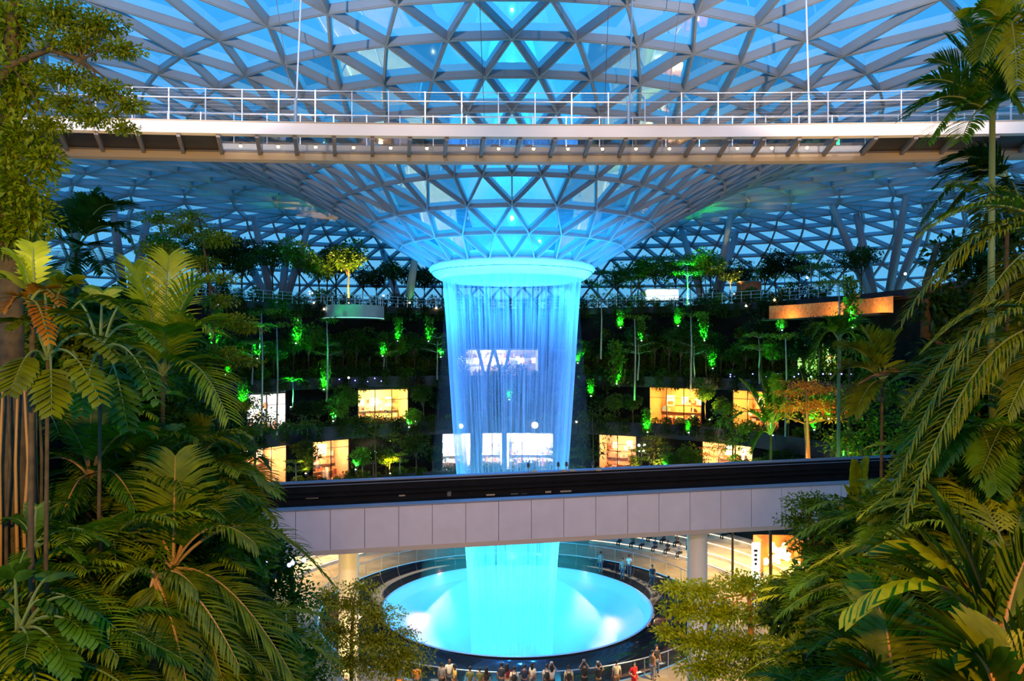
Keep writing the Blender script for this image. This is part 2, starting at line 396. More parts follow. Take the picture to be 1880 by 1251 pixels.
for k in range(5):
    a = 2 * PI * (k + .5) / 5
    light('SPOT', 'funnel_projector', (7.5 * math.sin(a), CY + 7.5 * math.cos(a), -4), (.06, .45, 1.0), 9000, (9 * math.sin(a), CY + 9 * math.cos(a), 10), .3, 120, .8) if False else None
for a in (-55, -20, 20, 55):
    p = V((16 * math.sin(R(a)), CY - 16 * math.cos(R(a)), -2.0))
    light('SPOT', 'funnel_projector', p, (.02, .40, 1.0), 19000, (0, CY, 10.5), .04, 62, .9)

b = MB(); b.lathe([(.01, 3.0), (5.0, 3.0), (5.6, -4), (6.2, -12), (7.0, -18.4), (.01, -18.4)], (0, 0, 0), 48)
mist = b.build('mist', bpy.data.materials.new('mist'), None, True, loc=(0, CY, 0)); mm = mist.data.materials[0]; mm.use_nodes = True
n = mm.node_tree; n.nodes.clear(); vs = n.nodes.new('ShaderNodeVolumeScatter'); vs.inputs['Density'].default_value = .009; vs.inputs['Color'].default_value = (.9, .95, 1, 1)
on = n.nodes.new('ShaderNodeOutputMaterial'); n.links.new(vs.outputs[0], on.inputs['Volume'])
tag(mist, 'thin blue-lit mist hanging around the falling water', 'mist', kind='stuff')

b = MB(); b.lathe([(.01, GZ + 1.6), (3.6, GZ + 1.5), (5.2, GZ + .5), (6.6, GZ - .9), (6.9, GZ - 2.0), (.01, GZ - 2.2)], (0, 0, 0), 48)
spl = b.build('splash_mist', bpy.data.materials.new('splash'), None, True, loc=(0, CY, 0)); mm = spl.data.materials[0]; mm.use_nodes = True
n = mm.node_tree; n.nodes.clear(); vs = n.nodes.new('ShaderNodeVolumeScatter'); vs.inputs['Density'].default_value = .085; vs.inputs['Color'].default_value = (.93, .97, 1, 1)
on = n.nodes.new('ShaderNodeOutputMaterial'); n.links.new(vs.outputs[0], on.inputs['Volume'])
tag(spl, 'bright cyan spray where the falling water strikes the glowing bowl', 'spray', kind='stuff')

# pool: black stone basin, pale rim, bowl
PC = (.35, CY, 0)
pool = empty('pool_basin', (0, 0, 0), label='round pool basin below the waterfall with a black stone surround and a glowing pale bowl', cat='pool')
b = MB(); b.lathe([(14.2, GZ - .02), (13.9, GZ - .12), (10.1, GZ - .10), (10.02, GZ - .02), (9.95, GZ + .06)], PC, 160); b.build('black_surround', M['blackstone'], pool, True)
b = MB(); b.lathe([(9.95, GZ + .06), (9.85, GZ + .10), (9.75, GZ + .06), (9.6, GZ - .25), (9.3, GZ - .7)], PC, 160); b.build('rim', M['bowl'], pool, True)
b = MB(); b.lathe([(9.3, GZ - .7), (8.6, GZ - 1.3), (7.7, GZ - 1.75), (7.45, GZ - 1.9), (7.25, GZ - 2.3), (7.0, GZ - 3.4), (6.4, GZ - 5.0), (4.0, GZ - 5.6), (0.01, GZ - 5.8)], PC, 160); b.build('bowl', M['bowl'], pool, True)

# glass balustrade round the basin
bal = empty('pool_balustrade', (0, 0, 0), label='low glass balustrade with steel handrail curving around the black pool basin', cat='railing')
b = MB(); b.lathe([(14.45, GZ), (14.45, GZ + 1.0)], PC, 120); b.build('glass_panel', M['rglass'], bal, True)
b = MB(); b.tube([V((PC[0] + 14.45 * math.sin(2 * PI * k / 120), CY + 14.45 * math.cos(2 * PI * k / 120), GZ + 1.05)) for k in range(121)], .035, 6); b.build('handrail', M['rail'], bal, True)
for k in range(48):
    a = 2 * PI * k / 48; b = MB(); b.box((PC[0] + 14.5 * math.sin(a), CY + 14.5 * math.cos(a), GZ + .52), (.03, .05, 1.04), 0, -a); b.build('post', M['rail'], bal)

# floor with the basin cut out
def plaza_mat():
    m = bpy.data.materials.new('plaza_tiles'); m.use_nodes = True; n = m.node_tree; bs = n.nodes['Principled BSDF']
    tc = n.nodes.new('ShaderNodeTexCoord'); br = n.nodes.new('ShaderNodeTexBrick'); tx = n.nodes.new('ShaderNodeTexNoise')
    br.inputs['Scale'].default_value = 1.0; br.inputs['Brick Width'].default_value = 1.2; br.inputs['Row Height'].default_value = .6; br.inputs['Mortar Size'].default_value = .012
    br.inputs['Color1'].default_value = (.50, .38, .22, 1); br.inputs['Color2'].default_value = (.42, .31, .18, 1); br.inputs['Mortar'].default_value = (.2, .15, .1, 1)
    tx.inputs['Scale'].default_value = .7; tx.inputs['Detail'].default_value = 6
    mx = n.nodes.new('ShaderNodeMix'); mx.data_type = 'RGBA'; mx.blend_type = 'MULTIPLY'; mx.inputs[0].default_value = .8
    n.links.new(tc.outputs['Object'], br.inputs['Vector']); n.links.new(tc.outputs['Object'], tx.inputs['Vector'])
    n.links.new(br.outputs[0], mx.inputs[6]); n.links.new(tx.outputs['Fac'], mx.inputs[7]); n.links.new(mx.outputs[2], bs.inputs['Base Color'])
    bs.inputs['Roughness'].default_value = .35; return m
M['plaza'] = plaza_mat()
b = MB(); b.lathe([(14.3, GZ), (60, GZ)], PC, 120); struct(b, 'floor', M['plaza'])
# tiered seating behind the pool, both sides
for side, (a0, a1) in (('left', (-88, -20)), ('right', (22, 80))):
    st = empty('stepped_seating', (0, 0, 0), label='curved tiers of stone seating behind the pool, %s of the falling water' % side, cat='steps')
    for k in range(5):
        r = 19.0 + k * 1.5; z0 = GZ + k * .42
        b = MB(); b.lathe([(r, GZ), (r, z0 + .42), (r + 1.5, z0 + .42)], PC, 40, R(a0), R(a1)); b.build('tier', M['stone'], st)
        b = MB(); b.lathe([(r - .02, z0 + .30), (r - .02, z0 + .36)], PC, 40, R(a0), R(a1)); b.build('step_light', mat('step_light', (1, 1, 1), .5, emit=(1, .6, .25), es=2.2), st)

# ------------------------------------------------------------------ near monorail bridge (guideway) in front of the pool
SLP = 0.026
def gw(s, t, z):
    """s along the bridge to the right, t across it away from the viewer"""
    a = V((-8.4, 35.0)); d = (V((12.3, 37.4)) - a).normalized(); n = V((-d.y, d.x))
    p = a + d * s + n * t
    return V((p.x, p.y, z + SLP * p.x))
guide = empty('monorail_guideway', (0, 36, -9.5), label='long monorail bridge with pale square fascia panels and a black trough on top', cat='bridge')
guide_inv = Matrix.Translation(V((0, -36, 9.5)))
def gpart(b, name, m, parent=None, smooth=None):
    b.v = [tuple(V(v) - V((0, 36, -9.5))) for v in b.v]
    return b.build(name, m, parent or guide, smooth)
def gbox(b, s0, s1, t0, t1, z0, z1, mi=0):
    b.hexa([gw(s0, t0, z0), gw(s1, t0, z0), gw(s1, t1, z0), gw(s0, t1, z0), gw(s0, t0, z1), gw(s1, t0, z1), gw(s1, t1, z1), gw(s0, t1, z1)], mi)
S0, S1 = -9.5, 34.0
ZT, ZB = -7.10, -8.98
b = MB(); gbox(b, S0, S1, .06, .55, ZB - .05, ZT); gbox(b, S0, S1, .3, 8.6, ZB - .05, ZB + .5); gpart(b, 'beam', M['joint'])
PW = 1.565
k0 = int(S0 / PW) - 1
for k in range(k0, int(S1 / PW)):
    b = MB(); gbox(b, k * PW + .012, (k + 1) * PW - .012, 0.0, .10, ZB, ZT); gpart(b, 'fascia_panel', M['panel'])
b = MB(); gbox(b, S0, S1, -.05, .62, ZT, ZT + .06); gpart(b, 'coping', M['blueedge'])
b = MB(); gbox(b, S0, S1, -.02, .55, ZB - .22, ZB); gpart(b, 'lower_edge', M['soffit'])
b = MB(); gbox(b, S0, S1, .6, 8.4, -8.5, -8.38); gbox(b, S0, S1, 8.3, 8.7, -8.5, ZT - .12); gbox(b, S0, S1, 8.1, 8.3, -8.0, -7.9); gbox(b, S0, S1, 8.15, 8.3, -7.75, -7.68); gpart(b, 'trough', M['darkdeck'])
b = MB(); gbox(b, S0, S1, 8.2, 8.85, ZT - .12, ZT - .05); gbox(b, S0, S1, 8.2, 8.26, ZT - .28, ZT - .24); gpart(b, 'far_coping', M['blueedge'])
b = MB(); gbox(b, S0, S1, 3.9, 4.2, -8.4, -8.1); gpart(b, 'running_rail', M['darkdeck'])
def on_trough(px, py, w, h, name, m):
    # box fixed to the inner face of the far parapet
    t = 8.25
    best = min((abs((gw(s / 20, t, 0).x) / gw(s / 20, t, 0).y - (px - HX) / F), s / 20) for s in range(-190, 680))[1]
    p = gw(best, t, 0); z = (HY - py) / F * p.y
    b = MB(); gbox(b, best - w / 2, best + w / 2, t - .08, t, z - h / 2 - SLP * p.x, z + h / 2 - SLP * p.x); return gpart(b, name, m)
M['amber'] = mat('amber_plate', (.42, .30, .17), .5); M['greyplate'] = mat('grey_plate', (.12, .12, .11), .5)
for px, py, w, h in ((739, 910, .35, .08), (901, 909, .5, .1), (1038, 907, .66, .40), (1007, 905, .34, .2), (1148, 901, .4, .08), (1225, 901, .55, .1), (1374, 894, .4, .1), (1530, 889, .6, .12), (573, 914, .7, .1)):
    on_trough(px, py, w, h, 'wall_plate', M['amber'])
for px, py, w, h in ((825, 907, .22, .26), (945, 912, .4, .36), (963, 912, .3, .36)):
    on_trough(px, py, w, h, 'junction_box', M['greyplate'])
for px, n_ in ((970, 0), (1025, 1), (1040, 2), (1088, 3)):
    p = arcpt(px, 1) if False else V(((px - HX) / F * 44.6, 44.6, -7.2 + SLP * (px - HX) / F * 44.6 + .03))
    e = empty('signal_lamp', p, label='small dark signal head on the guideway parapet, %s from the left' % ('first', 'second', 'third', 'fourth')[n_], cat='signal', group='signal heads on the guideway')
    b = MB(); b.tube([(0, 0, 0), (0, 0, .30)], .03, 6); b.build('post', M['rail'], e)
    b = MB(); b.box((0, 0, .38), (.16, .12, .16), 0, 0); b.ball((0, 0, .50), .08, 8); b.build('lamp_head', M['housing'], e)
    b = MB(); b.box((.35, 0, .06), (.3, .2, .12)); b.build('base_box', M['amber'], e)
for px in (640, 1280):
    y = 38.2; x = (px - HX) / F * y
    e = empty('bridge_pillar', (x, y, GZ), label='round concrete pillar under the monorail bridge, ' + ('lit golden, left of the pool' if px < 900 else 'grey, right of the pool'), cat='pillar')
    b = MB(); b.lathe([(.50, 0), (.50, 9.45), (.56, 9.48), (.56, 9.6 + SLP * x)], (0, 0, 0), 40); b.build('shaft', M['white'], e, True)
    b = MB(); b.lathe([(.505, .0), (.62, .02), (.62, .12), (.505, .14)], (0, 0, 0), 32); b.build('base_collar', M['concrete'], e, True)
light('SPOT', 'pillar_uplight', (at(640, 1000, 36.8).x - .3, 36.3, GZ + .2), (1, .62, .15), 2600, (at(640, 1000, 38).x, 38.2, -11), .1, 40, .8)
light('SPOT', 'pillar_uplight', (at(1280, 1000, 36.8).x + .8, 36.3, GZ + .2), (1, .75, .45), 420, (at(1280, 1000, 38).x, 38.2, -11), .1, 40, .8)

# ------------------------------------------------------------------ upper canopy bridge
cb = empty('canopy_bridge', (0, 28, 7.7), label='suspended footbridge with white edge beam and glass floor crossing the whole view', cat='bridge')
def cpart(b, name, m, parent=None, smooth=None):
    b.v = [tuple(V(v) - V((0, 28, 7.7))) for v in b.v]
    return b.build(name, m, parent or cb, smooth)
def cbn(px):  # near edge: depth, top z, bottom z at a column
    u = (px - 1060) / 1000.0; d = 27.0 - .55 * u * u
    return d
def near_top(px):
    u = (px - 1130) / 1000.0; y = 230.0 - 13.5 * u * u; d = cbn(px); return (px - HX) / F * d, d, (HY - y) / F * d
def far_bot(px):
    d = 29.6 - .85 * ((px - 1060) / 1000.0) ** 2; y = 285.5 - 14 * ((px - 1060) / 1000.0) ** 2
    return (px - HX) / F * d, d, (HY - y) / F * d
cols = list(range(-60, 1961, 20))
BH = .42
def strip(b, fa, fb, mi=0):
    bs = len(b.v); 
    for px in cols: b.v.append(tuple(fa(px))); b.v.append(tuple(fb(px)))
    for i in range(len(cols) - 1): b.f.append((bs + 2 * i, bs + 2 * i + 2, bs + 2 * i + 3, bs + 2 * i + 1)); b.m.append(mi)
def prism(b, f, off):
    """sweep a quad cross-section (dy,dz offsets) along f"""
    pts = [lambda px, o=o: V(f(px)) + V((0, o[0], o[1])) for o in off]
    for i in range(len(off)): strip(b, pts[i], pts[(i + 1) % len(off)])
b = MB(); prism(b, near_top, [(0, 0), (.35, 0), (.35, -BH), (0, -BH)]); cpart(b, 'edge_beam', M['white'])
b = MB(); prism(b, near_top, [(-.03, .03), (.3, .03), (.3, 0), (-.03, 0)]); cpart(b, 'edge_trim', M['soffit'])
b = MB(); prism(b, far_bot, [(0, 0), (.5, 0), (.5, -.26), (0, -.26)]); cpart(b, 'lower_beam', M['soffit'])
b = MB(); prism(b, far_bot, [(-.02, .07), (.02, .07), (.02, .0), (-.02, .0)]); cpart(b, 'lower_trim', M['rib'])
# far edge and its beam
b = MB(); prism(b, lambda px: V(near_top(px)) + V((0, 2.9, 0)), [(0, 0), (.3, 0), (.3, -.3), (0, -.3)]); cpart(b, 'far_edge_beam', M['white'])
def ribpos(px): 
    a = V(near_top(px)) + V((0, .1, -BH)); q = px - (px - 690) * .030; c = V(far_bot(q)) + V((0, .05, .02)); return a, c
sides = [(-60, 400, 'black'), (1600, 1960, 'black')]
b = MB(); 
def seg_strip(p0, p1, m, name, step=20):
    b = MB(); pxs = [p0 + (p1 - p0) * i / 20 for i in range(21)]
    for px in pxs:
        a, c = ribpos(px); b.v += [tuple(a + V((0, 0, .04))), tuple(c + V((0, 0, .06)))]
    for i in range(20): b.f.append((2 * i, 2 * i + 2, 2 * i + 3, 2 * i + 1)); b.m.append(0)
    cpart(b, name, m)
seg_strip(-60, 395, M['black'], 'opaque_soffit'); seg_strip(395, 1605, M['fglass'], 'glass_soffit'); seg_strip(1605, 1960, M['black'], 'opaque_soffit')
ribs = [-30, 40, 105, 173, 250, 325, 398, 470, 540, 612, 683, 752, 820, 888, 955, 1020, 1085, 1150, 1212, 1276, 1340, 1405, 1470, 1538, 1611, 1685, 1760, 1835, 1910]
for px in ribs:
    a, c = ribpos(px); b = MB(); b.beam(a, c, .13, .16, (0, 0, 1)); b.v = [tuple(V(v) + V((0, 0, -.12))) for v in b.v]; cpart(b, 'rib', M['rib'] if px > 500 and px < 1300 else M['rib'])
for i in range(7, 24, 1):
    px = (ribs[i] + ribs[i - 1]) / 2; a, c = ribpos(px); p = a.lerp(c, .86) + V((0, 0, .14))
    b = MB(); b.tube([p, p + V((0, 0, .1))], .05, 8); b.ball(p + V((0, 0, .02)), .06, 8, 1); cpart(b, 'floor_lamp', [M['housing'], M['lampwarm']])
a, c = ribpos(1553); p = a.lerp(c, .5) + V((0, 0, .12))
e = empty('exit_light', p, label='small green glowing emergency light on the glass floor of the footbridge, right part', cat='light')
b = MB(); b.box((0, 0, 0), (.16, .05, .24)); b.build('case', M['housing'], e)
b = MB(); b.box((0, -.03, 0), (.12, .02, .20)); b.build('lens', mat('exit_green', (0, 1, .3), .5, emit=(.05, 1, .3), es=4), e)
# railings: near and far
def railing(dy, nm):
    for h, r in ((1.18, .018), (.86, .035), (.30, .014)):
        b = MB(); b.tube([V(near_top(px)) + V((0, .12 + dy, h)) for px in cols], r, 6); cpart(b, 'handrail' if r > .03 else 'rail', M['rail'], None, True)
    b = MB()
    for h in (1.08, .98, .75, .62, .48): 
        b.tube([V(near_top(px)) + V((0, .12 + dy, h)) for px in cols], .004, 3)
    cpart(b, 'wire', M['cable'])
    px = -30.0
    while px < 1960:
        p = V(near_top(px)) + V((0, .12 + dy, 0)); b = MB(); b.box(p + V((0, 0, .6)), (.035, .05, 1.2)); cpart(b, 'post', M['rail'])
        px += 67.5
railing(0, 'near'); railing(2.75, 'far')
for (px, d, tx) in ((541, .1, 556), (1155, .1, 1163), (1488, .1, 1478), (886, 2.9, 880), (505, 2.9, 505), (1125, 2.9, 1118), (1245, 2.9, 1250)):
    p = V(near_top(px)) + V((0, d, 0)); q = V(((tx - HX) / F * (p.y + 1), p.y + 1, 14.6))
    nm = {541: 'bright cable left of the falling water', 1155: 'bright cable right of the centre', 1488: 'bright cable far right'}.get(px, None)
    e = empty('suspension_cable', p, label='steel hanger between glass roof and footbridge, ' + (nm or 'thin dark one, %s' % {886: 'centre', 505: 'left', 1125: 'right of centre', 1245: 'right'}[px]), cat='cable', group='hangers of the footbridge')
    b = MB(); b.tube([(0, 0, 0), q - p], .032 if d < 1 else .014, 6); b.build('hanger', M['cable'] if d < 1 else M['rib'], e)
    b = MB(); b.tube([(0, 0, -.25), (0, 0, .9)], .06 if d < 1 else .03, 8); b.build('socket', M['rail'], e)

# ------------------------------------------------------------------ terraces behind the water
A0, A1 = R(-112), R(112)
W2, W3, W4, W5 = 28.5, 30.5, 32.0, 33.0         # wall radii
L2, L3, L4, L5 = -13.6, -8.4, -3.3, 4.75          # floor heights
SHOPS = [  # name, wall radius, floor z, ceiling z, px0, px1, py_bottom, py_top, tone, power, label
    (W2, L2, 440, 525, 795, 'warm', 900, 'glowing amber shop full of lanterns on the lowest balcony, farthest left'),
    (W2, L2, 574, 640, 797, 'warm', 500, 'small amber shop behind trees, second from left on the lowest balcony'),
    (W2, L2, 812, 864, 792, 'white', 800, 'bright white shop behind the left edge of the falling water'),
    (W2, L2, 885, 922, 793, 'white', 500, 'narrow white shop behind the middle of the falling water'),
    (W2, L2, 930, 1016, 792, 'white', 1200, 'wide white shop front with escalator behind the falling water'),
    (W2, L2, 1100, 1168, 793, 'warm', 450, 'amber shop half hidden by trees, right of the falling water at the bottom'),
    (W2, L2, 1290, 1382, 797, 'warm', 900, 'amber shop with strings of lamps on the lowest balcony, farthest right'),
    (W3, L3, 453, 524, 722, 'white', 600, 'white glass-fronted shop on the middle balcony, farthest left'),
    (W3, L3, 657, 749, 714, 'gold', 800, 'golden shop on the middle balcony, left of the falling water'),
    (W3, L3, 1193, 1288, 709, 'amber', 800, 'orange shop on the middle balcony, right of the falling water'),
    (W3, L3, 1346, 1430, 708, 'amber', 700, 'orange shop on the middle balcony beside the banana-leaf palm'),
    (W4, L4, 826, 988, 641, 'white', 500, 'wide pale window with slanting columns behind the upper part of the falling water'),
    (W4, L4, 1464, 1540, 630, 'lime', 420, 'green-walled shop on the upper balcony at the right'),
]
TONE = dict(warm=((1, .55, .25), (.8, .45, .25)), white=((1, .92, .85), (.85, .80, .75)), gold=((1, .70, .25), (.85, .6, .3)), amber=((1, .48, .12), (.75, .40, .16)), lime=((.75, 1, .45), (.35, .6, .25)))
def wallring(r, z0, z1, shops, name):
    """wall with openings"""
    b = MB(); cuts = sorted((angpx(s[2], r), angpx(s[3], r), s) for s in shops); a = A0
    def arc(a_, b_, za, zb):
        if b_ - a_ > .001: b.lathe([(r, za), (r, zb)], (0, CY, 0), max(2, int((b_ - a_) / .05)), a_, b_)
    for (c0, c1, s) in cuts:
        arc(a, c0, z0, z1); top = (HY - s[4]) / F * arcpt(s[2], r).y
        arc(c0, c1, top, z1); a = c1
    arc(a, A1, z0, z1)
    struct(b, name, M['wall'])
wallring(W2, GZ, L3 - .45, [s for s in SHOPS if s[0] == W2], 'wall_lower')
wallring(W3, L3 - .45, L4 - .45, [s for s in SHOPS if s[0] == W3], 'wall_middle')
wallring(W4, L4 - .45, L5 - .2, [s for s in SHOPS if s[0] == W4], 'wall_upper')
# slabs with planter fronts
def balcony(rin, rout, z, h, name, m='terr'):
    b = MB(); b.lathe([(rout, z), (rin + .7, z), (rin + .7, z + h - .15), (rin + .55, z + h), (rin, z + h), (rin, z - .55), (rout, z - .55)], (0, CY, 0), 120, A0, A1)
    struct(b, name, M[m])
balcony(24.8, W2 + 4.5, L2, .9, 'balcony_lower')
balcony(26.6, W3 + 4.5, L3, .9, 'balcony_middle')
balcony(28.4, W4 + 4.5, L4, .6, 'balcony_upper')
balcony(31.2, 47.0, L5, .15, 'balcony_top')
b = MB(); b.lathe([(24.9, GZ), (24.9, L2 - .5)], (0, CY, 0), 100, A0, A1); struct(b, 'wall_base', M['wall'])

random.seed(11)
goods_cols = [(.9, .25, .08), (1, .7, .3), (.8, .3, .15), (1, .9, .6), (.5, .15, .08), (.9, .5, .2), (.3, .5, .6), (.9, .85, .8)]
GM = [mat('goods_%s' % n, c, .5) for n, c in zip(('red', 'honey', 'brick', 'cream', 'maroon', 'tan', 'teal', 'ivory'), goods_cols)]
GE = {k: mat(k + '_sign_light', (1, 1, 1), .5, emit=TONE[k][0], es=2.6) for k in TONE}
for si, (r, z0, px0, px1, pyt, tone, power, lab) in enumerate(SHOPS):
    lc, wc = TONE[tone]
    p0, p1 = arcpt(px0, r, z0), arcpt(px1, r, z0); top = (HY - pyt) / F * ((p0.y + p1.y) / 2)
    mid = (p0 + p1) / 2; w = (p1 - p0).length; ang = math.atan2(p1.y - p0.y, p1.x - p0.x); h = top - z0
    e = empty('shop', mid, ang, label=lab, cat='shop')
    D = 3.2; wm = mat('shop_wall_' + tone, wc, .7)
    b = MB(); b.box((0, D, h / 2), (w, .1, h)); b.box((-w / 2, D / 2, h / 2), (.1, D, h)); b.box((w / 2, D / 2, h / 2), (.1, D, h)); b.box((0, D / 2, h), (w, D, .1)); b.box((0, D / 2, .03), (w, D, .06)); b.build('room', wm, e)
    b = MB(); b.box((0, D / 2, h - .08), (w * .8, .25, .06)); b.box((0, .5, h - .08), (w * .85, .12, .06)); b.build('ceiling_light', GE[tone], e)
    b = MB(); nb = max(2, int(w / 1.6))
    for k in range(nb + 1): b.box((-w / 2 + w * k / nb, 0, h / 2), (.07, .1, h))
    b.box((0, 0, h - .05), (w, .12, .12)); b.box((0, 0, .1), (w, .12, .2)); b.box((0, 0, h * .72), (w, .06, .05)); wfr = b.build('window_frame', M['frame'] if tone != 'white' else M['rib'], e)
    b = MB(); b.box((0, .02, h / 2), (w - .05, .015, h - .1)); b.build('glazing', M['sglass'], wfr)
    # shelves, goods and lit panels
    b = MB()
    for k in range(3): b.box((0, D - .35, .9 + k * .8), (w * .9, .5, .05))
    shelf = b.build('shelf', wm, e)
    g = MB()
    for k in range(int(w * 9)):
        x = random.uniform(-w * .45, w * .45); zz = random.choice((.93, 1.73, 2.53, .1, .1)); hh = random.uniform(.2, .55); yy = D - .35 if zz > .5 else random.uniform(.5, D - .8)
        if zz < .5: hh = random.uniform(.5, 1.3)
        g.box((x, yy, zz + hh / 2), (random.uniform(.12, .4), .3, hh), random.randrange(8), 0)
    g.build('goods', GM, shelf)['kind'] = 'stuff'
    sg = MB()
    for k in range(max(1, int(w / 1.7))):
        sg.box((-w * .4 + k * 1.7 + .5, D - .1, h * .62), (random.uniform(.5, 1.1), .06, random.uniform(.5, 1.2)))
    sg.build('lit_panel', GE[tone], e)
    light('POINT', 'shop_lamp', (0, 1.1, h * .62), lc, power * (1.6 if tone != 'white' else 1.0), size=.25, parent=e)
    if si == 11:
        for sx in (-1.0, .9):
            b = MB(); b.beam((sx * 1.0 - .9, -.4, h), (sx * 1.0 , -.4, 0), .35, .35, (0, 1, 0)); b.beam((sx * 1.0 + .9, -.4, h), (sx * 1.0, -.4, 0), .35, .35, (0, 1, 0)); b.build('slanting_column', M['concrete'], e)

# railings on the top terrace
tr = empty('terrace_railing', (0, 0, 0), label='thin metal railing along the edge of the topmost planted terrace', cat='railing')
b = MB()
for h in (.45, .8, 1.15): b.tube([pol(31.4, d, L5 + h + .15) for d in range(-70, 72, 2)], .022, 4)
b.build('rails', M['rail'], tr)
for d in range(-70, 72, 2):
    if len([c for c in tr.children]) > 98: break
    b = MB(); b.box(pol(31.4, d, L5 + .72), (.05, .05, 1.2)); b.build('post', M['rail'], tr)
# projecting balcony at the upper left
p = arcpt(645, 30.5, L5)
e = empty('lookout_balcony', p, label='curved grey lookout balcony on the top terrace under the golden-lit tree', cat='balcony')
b = MB(); b.lathe([(0.01, .12), (3.3, .12), (3.3, -1.25), (0.01, -1.25)], (0, 1.0, 0), 48); b.build('slab', M['concrete'], e, False)
b = MB(); b.lathe([(3.31, -1.2), (3.31, -1.27)], (0, 1.0, 0), 48); b.build('edge_glow', mat('edge_strip', (1, 1, 1), .5, emit=(.3, .9, .6), es=.8), e)
b = MB()
for h in (.6, 1.15): b.tube([(3.2 * math.sin(R(a)), 1 + 3.2 * math.cos(R(a)), h) for a in range(90, 271, 6)], .025, 4)
for a in range(90, 271, 15): b.box((3.2 * math.sin(R(a)), 1 + 3.2 * math.cos(R(a)), .6), (.05, .05, 1.1))
b.build('railing', M['rail'], e)
# orange timber walkway, upper right
e = empty('timber_walkway', (0, 0, 0), label='orange-lit timber walkway wall below the top terrace at the right', cat='walkway')
a0, a1 = angpx(1412, 30.2), angpx(1640, 30.2)
b = MB(); b.lathe([(30.2, 3.0), (30.2, 4.35), (31.2, 4.35)], (0, CY, 0), 20, a0, a1); b.build('timber_panel', mat('orange_timber', (.55, .24, .07), .6, noise=.3, nscale=4), e)
b = MB(); b.lathe([(29.0, 2.9), (30.2, 2.9), (30.2, 3.02), (29.0, 3.02)], (0, CY, 0), 20, a0, a1, closed=True); b.build('deck', M['terr'], e)
for px in (1440, 1520, 1600):
    q = arcpt(px, 29.3, 3.2); light('POINT', 'walkway_lamp', q, (1, .5, .12), 120, size=.1)

# ------------------------------------------------------------------ roof support columns (V shaped clusters)
def roof_z(p):
    r = math.hypot(p.x, p.y - CY); a = math.atan2(p.x, p.y - CY); c = math.cos(a); k = 1 + (.9 * (1 - c * c) if c > 0 else .9 + .6 * c * c)
    rr = r if r < 25 else 25 + (r - 25) / k
    for (r0, z0), (r1, z1) in zip(PROF, PROF[1:]):
        if r0 <= rr <= r1: return z0 + (z1 - z0) * (rr - r0) / (r1 - r0)
    return 6.0
def vcol(basepx, y, tops, lab):
    bs = at(basepx[0], basepx[1], y); bs.z = L5
    e = empty('roof_column_cluster', bs, label=lab, cat='column', group='slanting roof columns')
    for (tx, ty, ofs) in tops:
        d = y - 2.0 + ofs
        for _ in range(8):
            q = at(tx, ty, d); rz = roof_z(q)
            if q.z > 1: d = d * (rz / q.z) * .5 + d * .5
        q = at(tx, ty, min(d, y + 8)); foot = V(((tx - basepx[0]) * .010, ofs * .06, 0))
        b = MB(); b.tube([foot, foot.lerp(q - bs, .5), q - bs], [.42, .46, .32], 12); b.build('strut', M['steel'], e, True)
    b = MB(); b.lathe([(1.0, 0), (.8, .35), (.01, .4)], (0, 0, 0), 16); b.build('footing', M['concrete'], e)
vcol((510, 560), 88, [(465, 395, 0), (570, 405, 0), (432, 428, 6), (530, 425, 6)], 'cluster of slanting steel roof columns on the top terrace, left of the funnel')
vcol((1305, 540), 88, [(1250, 418, 0), (1342, 393, 0), (1352, 425, 6)], 'cluster of slanting steel roof columns right of the funnel, nearer to it')
vcol((1620, 530), 84, [(1527, 375, 0), (1664, 357, 0), (1572, 392, 5), (1712, 372, 5)], 'cluster of slanting steel roof columns far right above the orange walkway')
vcol((745, 540), 90, [(700, 455, 2), (762, 470, 2)], 'short roof columns just left of the oculus ring behind the trees')
vcol((232, 470), 80, [(275, 380, 0), (205, 360, 3)], 'pale slanting roof columns at the far left above the palm')
vcol((150, 450), 76, [(128, 352, 0)], 'single slanting roof column behind the dark palm at the far left')

# ------------------------------------------------------------------ plants
rng = random.Random(5)
def rdir(up=0.0):
    while True:
        v = V((rng.uniform(-1, 1), rng.uniform(-1, 1), rng.uniform(-1, 1)))
        if .05 < v.length < 1: v.normalize(); v.z += up; return v.normalized()
def leaf(b, p, d, ln, wd, fold=.25, mi=0, droop=.2):
    """one leaf: six points folded along the midrib"""
    d = d.normalized(); s = d.cross(V((0, 0, 1)))
    if s.length < .05: s = V((1, 0, 0))
    s.normalize(); n = s.cross(d)
    q = rng.uniform(-.9, .9); s2 = s * math.cos(q) + n * math.sin(q); n2 = s2.cross(d)
    m = p + d * ln * .45 + n2 * (-fold * wd * .5); t = p + d * ln + V((0, 0, -droop * ln))
    l = p + d * ln * .45 + s2 * wd * .5; r = p + d * ln * .45 - s2 * wd * .5
    k = len(b.v); b.v += [tuple(p), tuple(l), tuple(m), tuple(r), tuple(t)]
    b.f += [(k, k + 2, k + 1), (k, k + 3, k + 2), (k + 1, k + 2, k + 4), (k + 2, k + 3, k + 4)]; b.m += [mi] * 4
def cloud(b, c, rad, n, ln, wd, mi=0, shell=.55, up=.2):
    for _ in range(n):
        u = rdir(); q = shell + (1 - shell) * rng.random(); p = V((c[0] + u.x * rad[0] * q, c[1] + u.y * rad[1] * q, c[2] + u.z * rad[2] * q))
        leaf(b, p, (u + rdir() * .9 + V((0, 0, up))), ln * rng.uniform(.7, 1.3), wd * rng.uniform(.8, 1.2), mi=mi)
def rachis(P0, P1, arch, n=14):
    """curve from base to tip that rises first and then bends over"""
    P0, P1 = V(P0), V(P1); c = P0.lerp(P1, .45) + V((0, 0, arch)); return [(P0 * (1 - t) ** 2 + c * 2 * t * (1 - t) + P1 * t * t) for t in [i / (n - 1) for i in range(n)]]
